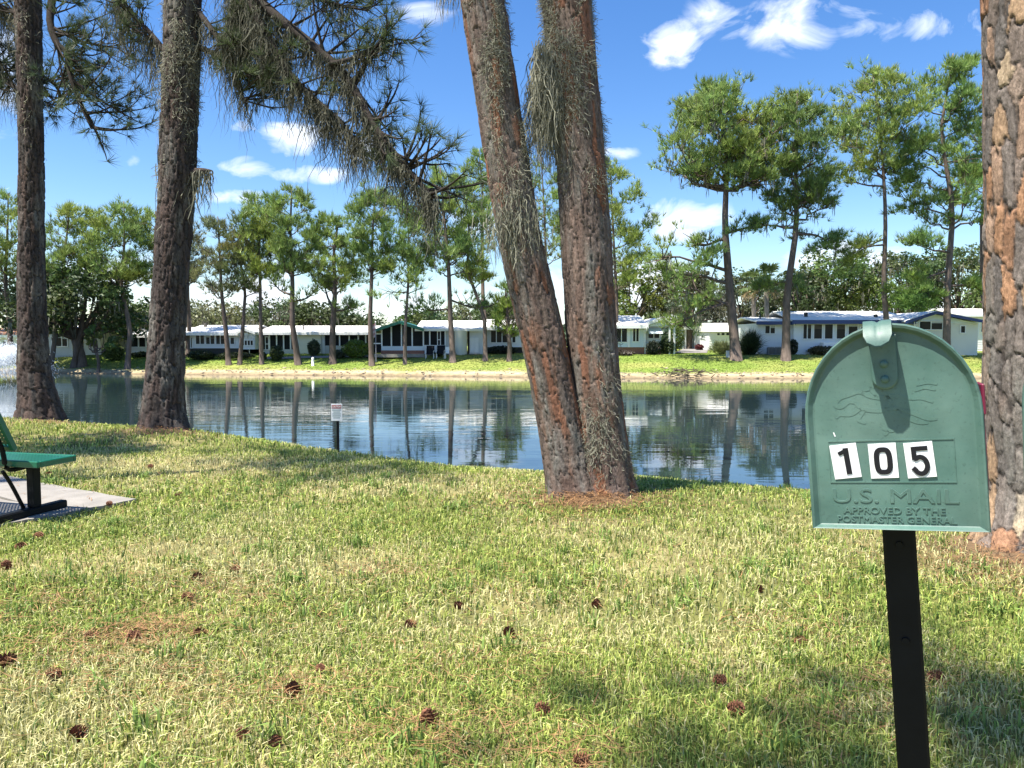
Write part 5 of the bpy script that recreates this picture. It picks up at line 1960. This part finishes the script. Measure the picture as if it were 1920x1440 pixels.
def mailbox(root, zc, full=True, flag=True):
    """front at local y=-.145, centre height zc, root at the foot of its post"""
    yf = -.145
    z0 = zc - MH / 2
    up = np.array([0, z0])
    body = MB()
    loft(body, [(arch(MW - .008, MH - .005) + up, yf + .012), (arch(MW - .006, MH - .004) + up, yf + .014), (arch(MW - .006, MH - .004) + up, yf + .47)])
    bo = body.build('body', M['mail'], root, False)
    d = MB()
    off = lambda i: arch(MW - 2 * i, MH - 2 * i if i < .006 else MH - i - .004, hs=.12) + up + np.array([0, i * .5])
    loft(d, [(arch(MW, MH) + up, yf + .03), (arch(MW, MH) + up, yf + .002), (off(.0012), yf), (off(.003), yf + .0006), (off(.0075), yf + .0055), (off(.0095), yf + .0062)])
    do = d.build('door', M['mail'], root, False)
    yp = yf + .0062
    # latch tongue on the door with two rivets
    zt = z0 + MH
    pr = [(-.0125, zt - .012)] + [(math.cos(a) * .0125, zt - .056 + math.sin(a) * .0125) for a in np.linspace(math.pi, 2 * math.pi, 12)] + [(.0125, zt - .012)]
    pr = np.array(pr) + np.array([-.003, 0])
    t = MB()
    loft(t, [(pr, yp - .0005), (pr, yp - .003), (pr * .94 + np.array([(-.003) * .06, (zt - .04) * .06]), yp - .004)])
    t.f[len(pr)] = [t.f[len(pr)][0][:, ::-1]]
    tg = t.build('latch_plate', M['mail'], do)
    for zz in (zt - .042, zt - .058):
        a = np.linspace(0, 2 * math.pi, 13)[:-1]
        rv = MB()
        loft(rv, [(np.c_[np.cos(a) * .0042 - .003, zz + np.sin(a) * .0042], yp - .0045), (np.c_[np.cos(a) * .0036 - .003, zz + np.sin(a) * .0036], yp - .0066), (np.c_[np.cos(a) * .0018 - .003, zz + np.sin(a) * .0018], yp - .0076)])
        rv.build('rivet', M['mail'], tg, True)
    # catch on the box top: a rounded tab bent out and down over the door
    nseg = 14
    cat = []
    prof = [(0.0, .03, .002), (0.0, -.002, .0035), (0.1, -.010, .0025), (.3, -.018, -.003), (.6, -.0245, -.0115), (.85, -.0275, -.0185), (1.0, -.0285, -.0225)]
    xs = np.linspace(-1, 1, 13)
    vv = []
    for (k, yy, zz) in prof:
        hw = .0132 if k < .55 else .0132 * math.sqrt(max(0.02, 1 - ((k - .55) / .46) ** 2))
        for x in xs:
            groove = .0022 * math.exp(-(x / .16) ** 2) * (1 - k) * (1 if k < .7 else 0)
            vv.append((x * hw - .007, yf + yy, zt + zz - groove))
    n = len(xs)
    ff = [(r * n + i, r * n + i + 1, (r + 1) * n + i + 1, (r + 1) * n + i) for r in range(len(prof) - 1) for i in range(n - 1)]
    vv = np.array(vv)
    cm = MB()
    cm.add(vv, ff)
    cm.add(vv + np.array([0, .0008, -.0012]), [q[::-1] for q in ff])
    cm.build('latch_catch', M['mail'], bo, True)
    # flag folded along the right side
    if flag:
        fl = MB()
        fl.box(MW / 2 + .003, MW / 2 + .0065, yf + .05, yf + .1, z0 + .113, z0 + .145, bev=.001)
        fl.box(MW / 2 + .003, MW / 2 + .0065, yf + .068, yf + .082, z0 + .03, z0 + .1125, bev=.001)
        fl.build('signal_flag', M['flag_red'], root)
    # post and mounting plate
    MB().box(-.0178, .0178, -.0178, .0178, -.3, z0 - .0045, bev=.003).build('post', M['black_metal'], root)
    MB().box(-.04, .04, -.06, .25, z0 - .004, z0 - .0005, bev=.001).build('mounting_plate', M['black_metal'], root)
    for zz in (z0 - .045, z0 - .16):
        a = np.linspace(0, 2 * math.pi, 11)[:-1]
        bl = MB()
        loft(bl, [(np.c_[np.cos(a) * .0045, zz + np.sin(a) * .0045], -.0176), (np.c_[np.cos(a) * .004, zz + np.sin(a) * .004], -.0205)])
        bl.build('bolt', M['black_metal'], root)
    if not full:
        return do
    # number stickers
    for (xc, zz, rot, dg) in ((-.046, zc - .0355, 6, '1'), (-.0095, zc - .0355, 2, '0'), (.0245, zc - .035, 4, '5')):
        sm = MB().box(-.0132, .0132, -.0012, .0002, -.0182, .0182)
        so = sm.build('number_sticker', M['sticker'], do)
        so.location = (xc, yp - .0004, zz)
        so.rotation_euler = (0, math.radians(-rot), 0)
        h, w, th = .0118, .0062, .0054
        ya, yb = -.00125, -.0019
        g = MB()
        if dg == '1':
            v, f = stroke([(.002, -h - .0022), (.002, h + .0022)], th, ya, yb)
            g.add(v, f)
            v, f = stroke([(.003, h), (-.0055, h - .0035)], .0042, ya, yb - .0001)
            g.add(v, f)
        elif dg == '0':
            a = np.linspace(0, 2 * math.pi, 41)[:-1]
            sq = lambda c: np.sign(c) * np.abs(c) ** .62
            v, f = stroke(np.c_[sq(np.cos(a)) * w, sq(np.sin(a)) * h], th * .95, ya, yb, True)
            g.add(v, f)
        else:
            v, f = stroke([(w + .002, h), (-w + .001, h)], .0046, ya, yb)
            g.add(v, f)
            v, f = stroke([(-w + .0015, h + .0022), (-w + .0013, .0005)], .0046, ya, yb - .0001)
            g.add(v, f)
            arc = [(-w + .001, .0015)] + [(math.cos(t_) * w * .98, -.0055 + math.sin(t_) * .0086) for t_ in np.linspace(math.radians(125), math.radians(-150), 22)] + [(-w - .001, -.0075)]
            v, f = stroke(smooth_path(arc, 60), th * .88, ya, yb - .0002)
            g.add(v, f)
        g.build('digit', M['digit'], so)
    # raised frame round the numbers
    fr = MB()
    v, f = stroke([(-.062, zc - .014), (.056, zc - .014), (.056, zc - .058), (-.062, zc - .058)], .0016, yp + .0003, yp - .0007, True)
    fr.add(v, f)
    fr.build('raised_frame', M['mail'], do)
    # embossed lettering
    for (s_, size, width, zz, xx) in (('U.S. MAIL', .021, .118, zc - .0735, -.0025), ('APPROVED BY THE', .0098, .096, zc - .0885, -.003), ('POSTMASTER GENERAL', .0098, .112, zc - .098, -.002)):
        me = text_mesh(s_, size, width, .0003, 0, .0002)
        me.materials.append(M['mail'])
        o = link('embossed_lettering', me, do)
        o.location = (xx, yp - .0003, zz)
    v, f = stroke([(-.056, zc - .0045), (-.0545, zc - .009)], .0012, yp + .0002, yp - .0003)
    sm = MB()
    sm.add(v, f)
    sm.build('paint_scratch', M['sticker'], do)
    # embossed emblem: rider on a running horse, in raised strokes
    em = MB()
    ex, ez = -.005, zc + .018
    lines = [([(-.034, .02), (-.045, .017), (-.05, .009), (-.044, .006), (-.036, .012), (-.03, .01)], .0034),
             ([(-.034, .02), (-.024, .024), (-.014, .018), (.0, .015), (.014, .017), (.026, .012)], .003),
             ([(-.03, .01), (-.022, .002), (-.006, -.001), (.01, .001), (.02, -.003)], .003),
             ([(-.024, .002), (-.034, -.004), (-.046, -.004), (-.05, -.009)], .0032),
             ([(-.02, .0), (-.027, -.011), (-.02, -.017)], .0028),
             ([(.02, -.003), (.03, -.007), (.041, -.013), (.05, -.014)], .0032),
             ([(.012, .0), (.018, -.009), (.031, -.017), (.041, -.019)], .0028),
             ([(.026, .012), (.036, .013), (.047, .007)], .0026),
             ([(-.008, .017), (-.012, .027), (-.008, .035), (-.002, .032), (.002, .02)], .003),
             ([(-.011, .028), (-.022, .026)], .0026),
             ([(.002, .02), (.006, .008), (.0, .002)], .0028),
             ([(.03, .022), (.04, .026), (.05, .022)], .0024),
             ([(.032, .029), (.043, .032), (.052, .029)], .0022),
             ([(-.004, -.024), (.004, -.027), (.01, -.026)], .0024), ([(.002, -.027), (-.002, -.033)], .0024)]
    for (pts_, w_) in lines:
        pp = smooth_path(np.array(pts_) * np.array([.95, .82]) + np.array([ex, ez]), 18)
        v, f = stroke(pp, w_ * 1.5, yp + .0003, yp - .00032, taper=True)
        em.add(v, f)
    em.build('embossed_emblem', M['mail'], do)
    return do


def place_mailbox(name, label, face_px, radial, roll, zc=1.27, **k):
    th = math.atan((face_px[0] - 960) / F_PX)
    depth = radial * math.cos(th)
    target = Vector(P(face_px[0], face_px[1], depth))
    Rm = Matrix.Rotation(-th, 3, 'Z') @ Matrix.Rotation(math.radians(roll), 3, 'Y')
    loc = target - Rm @ Vector((0, -.145, zc))
    zg = gzs(loc.x, loc.y)
    zc2 = zc + (loc.z - zg)
    loc = target - Rm @ Vector((0, -.145, zc2))
    r_ = tag(empty(name, loc, Rm.to_euler()), label, 'mailbox', 'mailboxes at the lawn edge')
    mailbox(r_, zc2, **k)
    return r_


place_mailbox('mailbox', 'green metal mailbox numbered 105 on a black post', (1671, 801), .883, -4.7)
place_mailbox('mailbox', 'green mailbox cut off by the right edge of the picture', (2094, 775), 1.02, -3.0, full=False, flag=False)

# ------------------------------------------------------------------ lakeside sign
sp = G(634, 842, -.08)
sg = tag(empty('warning_sign', (sp[0], sp[1], gzs(sp[0], sp[1]))), 'small white warning sign with red heading on a black post by the water', 'sign')
d_s = sp[1]
zt = P(630, 757, d_s)[2] - sg.location.z
zb = P(630, 789, d_s)[2] - sg.location.z
wS = 21 * d_s / F_PX
MB().box(-.016, .016, -.012, .012, -.2, zt - .02, bev=.003).build('post', M['black_metal'], sg)
pl = MB().box(-wS / 2 - .01, wS / 2 - .01, -.018, -.0125, zb, zt, bev=.002).build('sign_plate', M['white_trim'], sg)
M['sign_red'] = mat_plain('sign_red', (.35, .05, .045), .5)
M['sign_grey'] = mat_plain('sign_green_print', (.18, .26, .24), .5)
MB().box(-wS / 2, wS / 2 - .02, -.0195, -.0182, zt - .062, zt - .016).build('heading_band', M['sign_red'], pl)
me = text_mesh('CAUTION', .036, wS * .78, .0004, .0008)
me.materials.append(M['white_trim'])
o = link('heading_text', me, pl)
o.location = (-.01, -.0203, zt - .039)
for k in range(5):
    zz = zt - .082 - k * .026
    w_ = (wS * .4, wS * .3, wS * .38, wS * .38, wS * .3)[k]
    MB().box(-.01 - w_, -.01 + w_, -.0195, -.0182, zz - .005, zz + .005).build('printed_line', M['sign_grey'], pl)


# ------------------------------------------------------------------ fountain in the lake
def fountain():
    rng = np.random.default_rng(3)
    d = 44.0
    c = P(-22, 640, d)
    B = np.array([c[0], d, WATER])
    r = tag(empty('fountain', B), 'white spraying lake fountain at the left edge', 'fountain')
    MB().tube([(0, 0, -.1), (0, 0, .05), (0, 0, .12), (0, 0, .16)], [.5, .5, .35, .12], 16).build('float', M['black_metal'], r, True)
    MB().tube([(0, 0, .16), (0, 0, .3)], [.06, .04], 10).build('nozzle', M['black_metal'], r, True)
    m = bpy.data.materials.new('falling_water')
    m.use_nodes = True
    nt = m.node_tree
    nt.nodes.clear()
    out = nt.nodes.new('ShaderNodeOutputMaterial')
    df = nt.nodes.new('ShaderNodeBsdfDiffuse')
    df.inputs[0].default_value = (.9, .93, .95, 1)
    tl = nt.nodes.new('ShaderNodeBsdfTranslucent')
    tl.inputs[0].default_value = (.9, .93, .95, 1)
    ms = nt.nodes.new('ShaderNodeMixShader')
    nt.links.new(df.outputs[0], ms.inputs[1])
    nt.links.new(tl.outputs[0], ms.inputs[2])
    nt.links.new(ms.outputs[0], out.inputs[0])
    N = 26000
    az = rng.uniform(0, 2 * math.pi, N)
    kind = rng.uniform(size=N)
    v0 = np.where(kind < .55, rng.normal(6.2, .35, N), rng.normal(5.2, .7, N))
    el = np.where(kind < .55, rng.normal(math.radians(66), .02, N), rng.normal(math.radians(74), .08, N))
    tf = 2 * v0 * np.sin(el) / 9.81
    t = tf * rng.uniform(0, 1, N) ** .8
    rad = v0 * np.cos(el) * t
    z = v0 * np.sin(el) * t - 4.905 * t * t + .25
    spread = .03 + .09 * t
    p = np.c_[np.cos(az) * rad, np.sin(az) * rad, z] + rng.normal(size=(N, 3)) * spread[:, None]
    p[:, 2] = np.maximum(p[:, 2], .01)
    vz = v0 * np.sin(el) - 9.81 * t
    dr = unit(np.c_[np.cos(az) * v0 * np.cos(el), np.sin(az) * v0 * np.cos(el), vz])
    L = rng.uniform(.03, .1, (N, 1))
    side = unit(np.cross(dr, rng.normal(size=(N, 3)))) * rng.uniform(.006, .016, (N, 1))
    v = np.stack([p - dr * L, p + side, p + dr * L, p - side], 1).reshape(-1, 3)
    o = np_mesh('water_spray', v, np.arange(len(v)).reshape(-1, 4), m, r)
    tag(o, kind='stuff')


fountain()

# ------------------------------------------------------------------ pine cones on the lawn
def cone_mesh(seed):
    rng = np.random.default_rng(seed)
    mb = MB()
    th = np.linspace(0, math.pi, 7)
    mb.tube(np.c_[np.zeros(7), np.zeros(7), -.038 * np.cos(th)], np.maximum(.001, .014 * np.sin(th)), 8, (.1, .05, .03), cap=False)
    n = 74
    for i in range(n):
        u = (i + .5) / n
        z = -.034 + .07 * u
        a = i * 2.39996
        R = .031 * math.sin(math.pi * (u * .8 + .14)) * rng.uniform(.85, 1.15) + .004
        el = math.radians(-25 + 75 * u)
        d = np.array([math.cos(a) * math.cos(el), math.sin(a) * math.cos(el), math.sin(el)])
        s = np.array([-math.sin(a), math.cos(a), 0])
        up = np.cross(d, s)
        b = np.array([math.cos(a) * .008, math.sin(a) * .008, z])
        w = .0085
        v = np.array([b - s * .003, b + s * .003, b + d * R * .75 + s * w, b + d * R - up * .002, b + d * R * .75 - s * w, b + d * R * .72 + up * .004])
        c = np.array([.2, .085, .045]) * rng.uniform(.6, 1.35)
        cc = np.tile(c, (6, 1))
        cc[3] = c * 1.3
        mb.add(v, [(0, 1, 2), (0, 2, 5), (0, 5, 4), (2, 3, 5), (5, 3, 4)], cc)
    me = mb.build('pine_cone', M['cone'], None, False, True)
    data = me.data
    bpy.data.objects.remove(me)
    return data


cone_data = [cone_mesh(s) for s in (1, 2, 3)]
CONES = [(805, 1347, 1.25, 'large red brown pine cone in the grass at bottom centre'), (1018, 1327, 1.0, 'pine cone right of the largest bottom centre cone'),
         (1380, 1323, 1.1, 'pine cone in the shade left of the mailbox post'), (1500, 1197, 1.0, 'pine cone in sunny grass below the mailbox left corner'),
         (1118, 1127, 1.0, 'dark pine cone in the grass below the twin trunks'), (955, 1183, 1.2, 'weathered grey pine cone in the middle of the lawn'),
         (860, 1130, .8, 'small pine cone up left of the weathered grey cone'), (770, 1167, .9, 'rusty pine cone left of the weathered grey cone'),
         (370, 1082, 1.1, 'dark pine cone left of a flat brown one on the left lawn'), (440, 1068, 1.1, 'flat brown pine cone on the left lawn'),
         (352, 1118, .9, 'pine cone just below the dark one on the left lawn'), (375, 1187, 1.1, 'red pine cone right of the big straw patch'),
         (250, 1196, 1.2, 'dark pine cone in the big straw patch at left'), (172, 1192, .9, 'pine cone at the left end of the big straw patch'),
         (150, 1375, 1.3, 'big pine cone near the bottom left corner'), (550, 1292, 1.2, 'half buried pine cone between bottom left and bottom centre'),
         (12, 1240, 1.2, 'pine cone at the left edge low on the lawn'), (72, 1003, 1.2, 'large pine cone just below the concrete pad'),
         (38, 1022, 1.0, 'smaller pine cone left below the concrete pad'), (335, 928, 1.1, 'pine cone alone on the grass right of the concrete pad'),
         (93, 889, 1.0, 'pine cone behind the bench leg'), (282, 875, 1.1, 'dark pine cone in the shade below the mossy trunk'),
         (12, 1060, 1.1, 'pine cone at the left edge below the pad'), (100, 1265, 1.0, 'pine cone low left below the big straw patch'),
         (515, 1390, 1.0, 'pine cone near the bottom edge left of centre'), (455, 1372, .9, 'small pine cone beside one near the bottom edge'),
         (1350, 1270, .9, 'pine cone at the upper edge of the shade patch'), (1755, 1265, 1.1, 'pine cone just right of the mailbox post'),
         (1090, 1425, 1.0, 'pine cone cut by the bottom edge'), (205, 948, .9, 'pine cone lying on the joint of the concrete pad'), (600, 1250, .8, 'dark pine cone in the grass left of the middle'),
         (1425, 1100, .8, 'pine cone in grass up left of the mailbox corner')]
rng = np.random.default_rng(66)
for i, (px, py, sc_, lab) in enumerate(CONES):
    g = G(px, py, .03)
    o = link('pine_cone', cone_data[i % 3])
    o.location = (g[0], g[1], gzs(g[0], g[1]) + .022 + (.025 if px == 205 else 0))
    o.rotation_euler = (math.radians(rng.uniform(60, 110)), rng.uniform(-.3, .3), rng.uniform(0, 6.28))
    o.scale = (sc_ * rng.uniform(.55, .75),) * 3
    tag(o, lab, 'pine cone', 'pine cones lying on the lawn')
CONE_XY = np.array([G(c[0], c[1], .03)[:2] for c in CONES])


# ------------------------------------------------------------------ grass and litter
def lawn():
    rng = np.random.default_rng(101)
    P_, H_, W_ = [], [], []

    def band(n, y0, y1, hgt, wid, half=.78):
        # even in area over a wedge in front of the camera
        y = np.sqrt(rng.uniform(y0 * y0, y1 * y1, n))
        x = rng.uniform(-1, 1, n) * (half * y + .9)
        P_.append(np.c_[x, y])
        H_.append(np.full(n, hgt))
        W_.append(np.full(n, wid))
    band(118000, 1.6, 3.6, .04, .0046)
    band(104000, 3.6, 6.0, .043, .0062)
    band(84000, 6.0, 9.6, .043, .0092)
    band(60000, 9.6, 17.0, .055, .014, .86)
    yc = np.sqrt(rng.uniform(4, 60, 260))
    xc = rng.uniform(-.74, .74, 260) * yc
    k = rng.integers(14, 34, 260)
    P_.append(np.c_[np.repeat(xc, k), np.repeat(yc, k)] + rng.normal(size=(k.sum(), 2)) * .035)
    H_.append(np.full(k.sum(), .075))
    W_.append(np.full(k.sum(), .0085))
    nw_ = k.sum()
    p = np.concatenate(P_)
    weed = np.zeros(len(p), bool)
    weed[-nw_:] = True
    h = np.concatenate(H_)
    w = np.concatenate(W_)
    x, y = p[:, 0], p[:, 1]
    s = (y - np.interp(x, NEAR_X, NEAR_Y)) * .87
    keep = s < 2.6
    for c, r in ((L0, .40), (L2, .40), (L1, .42), (L3, .42)):
        keep &= np.hypot(x - c[0], y - c[1]) > r * rng.uniform(.75, 1.15, len(x))
    dx = np.c_[x, y] - slab_tip
    u, ww = dx @ EL, -(dx @ ED)
    keep &= ~((u > .03) & (u < 3.2) & (ww > .03) & (ww < 1.09))
    bare = fbm(x * 1.1, y * 1.1, seed=33)
    keep &= rng.uniform(size=len(x)) < np.clip(1.25 - np.clip((bare - .52) * 4, 0, .75), 0, 1)
    for c in CONE_XY:
        keep &= np.hypot(x - c[0], y - c[1]) > .035
    weed = weed[keep]
    x, y, h, w, bare, s = x[keep], y[keep], h[keep], w[keep], bare[keep], s[keep]
    n = len(x)
    z = gz(x, y)
    tall = fbm(x * 2.3, y * 2.3, seed=44)
    h = h * rng.uniform(.5, 1.35, n) * (.7 + .8 * tall)
    az = rng.uniform(0, 2 * math.pi, n)
    lean = np.abs(rng.normal(.5, .4, n))
    hd = np.c_[np.cos(az), np.sin(az)]
    base = np.c_[x, y, z - .004]
    mid = base + np.c_[hd * (h * .32 * lean)[:, None], h * .62]
    tip = base + np.c_[hd * (h * 1.05 * lean)[:, None], h * np.clip(1.05 - .42 * lean, .2, 1)]
    a2 = az + math.pi / 2 + rng.normal(size=n) * .5
    sd = np.c_[np.cos(a2), np.sin(a2), rng.normal(size=n) * .2] * (w * .5)[:, None]
    v = np.stack([base - sd, base + sd, mid + sd * .9, mid - sd * .9, tip], 1).reshape(-1, 3)
    b = np.arange(n)[:, None] * 5
    q = b + np.array([[0, 1, 2, 3]])
    t = b + np.array([[3, 2, 4]])
    green = np.array([.25, .34, .065])
    lime = np.array([.49, .54, .14])
    straw = np.array([.66, .61, .3])
    dk = np.array([.08, .14, .03])
    k1 = rng.uniform(size=n)
    dry = fbm(x * .7 + 9, y * .7, seed=55)
    ps = np.clip(.27 + (dry - .5) * 1.3 + (bare - .5) * 1.3 - np.clip(s + 1.6, 0, 1.4) * .22, .06, .75)
    c = np.where((k1 < ps)[:, None], straw, np.where((k1 < ps + (1 - ps) * .45)[:, None], lime, np.where((k1 < .88)[:, None], green, dk)))
    c = np.where(weed[:, None], np.array([.22, .32, .075]), c)
    c = c * rng.uniform(.55, 1.3, (n, 1))
    o = np_mesh('lawn_grass', v, [q, t], M['grass'], None, np.repeat(c, 5, 0))
    tag(o, 'short sunlit lawn grass between the camera and the lake', 'grass', kind='stuff')


lawn()


def far_grass():
    rng = np.random.default_rng(303)
    n = 46000
    x = rng.uniform(-42, 34, n)
    t = rng.uniform(.6, 9.0, n)
    y = y_far(x) + t
    edge = (0.75 + 1.2 * (fbm(x * 0.4, y * 0.4, seed=23) - 0.5))
    k = t > edge + rng.normal(size=n) * .25
    x, y = x[k], y[k]
    n = len(x)
    z = gz(x, y)
    h = rng.uniform(.03, .08, n)
    a = rng.uniform(0, 6.28, n)
    sd = np.c_[np.cos(a), np.sin(a), np.zeros(n)] * .04
    b = np.c_[x, y, z - .01]
    tp = b + np.c_[rng.normal(size=(n, 2)) * .06, h]
    v = np.stack([b - sd, b + sd, tp], 1).reshape(-1, 3)
    n2 = fbm(x * .22, y * .5, seed=22)[:, None]
    c = np.array([.175, .245, .045]) + (np.array([.28, .3, .08]) - np.array([.175, .245, .045])) * np.clip((n2 - .4) * 3.2, 0, 1)
    c = c * rng.uniform(.7, 1.25, (n, 1))
    o = np_mesh('far_bank_grass', v, np.arange(3 * n).reshape(-1, 3), M['grass'], None, np.repeat(c, 3, 0))
    tag(o, 'yellow green grass on the bank across the lake', 'grass', kind='stuff')


far_grass()


def litter():
    rng = np.random.default_rng(202)
    spots = [(225, 1205, .22, 420), (290, 1195, .12, 160), (700, 1075, .14, 120), (800, 1385, .16, 200), (560, 1300, .14, 140), (1480, 1180, .15, 130), (1700, 1280, .15, 140),
             (150, 1255, .2, 160), (1050, 1420, .14, 130), (350, 1300, .2, 160), (1600, 1350, .15, 120), (330, 1100, .25, 160), (60, 1140, .2, 160), (560, 1170, .3, 160), (1000, 1100, .3, 130),
             (1100, 952, .28, 900), (1110, 940, .45, 500), (1880, 1075, .35, 900), (300, 812, .4, 450), (80, 790, .4, 260), (430, 1120, .2, 120), (900, 1260, .25, 140)]
    q = []
    for (px, py, r, n) in spots:
        g = G(px, py, 0)
        q.append(g[:2] + rng.normal(size=(n, 2)) * r * np.array([1, .75]))
    y = np.sqrt(rng.uniform(3, 60, 1500))
    q.append(np.c_[rng.uniform(-.72, .72, 1500) * y, y])
    q = np.concatenate(q)
    n = len(q)
    z = gz(q[:, 0], q[:, 1]) + rng.uniform(.015, .05, n)
    a = rng.uniform(0, math.pi, n)
    L = rng.uniform(.03, .075, n)
    d = np.c_[np.cos(a), np.sin(a), rng.normal(size=n) * .12] * L[:, None]
    sd = np.c_[-np.sin(a), np.cos(a), np.zeros(n)] * (.0008 + .0004 * q[:, 1])[:, None]
    c0 = np.c_[q, z]
    bow = np.c_[-np.sin(a), np.cos(a), np.zeros(n)] * (rng.normal(size=n) * .012)[:, None]
    v = np.stack([c0 - d, c0 + bow + sd, c0 + d, c0 + bow - sd], 1).reshape(-1, 3)
    c = np.array([.3, .165, .075]) * rng.uniform(.5, 1.4, (n, 1))
    o = np_mesh('pine_straw', v, np.arange(4 * n).reshape(-1, 4), M['straw'], None, np.repeat(c, 4, 0))
    tag(o, 'reddish fallen pine needles scattered through the lawn', 'pine straw', kind='stuff')


litter()
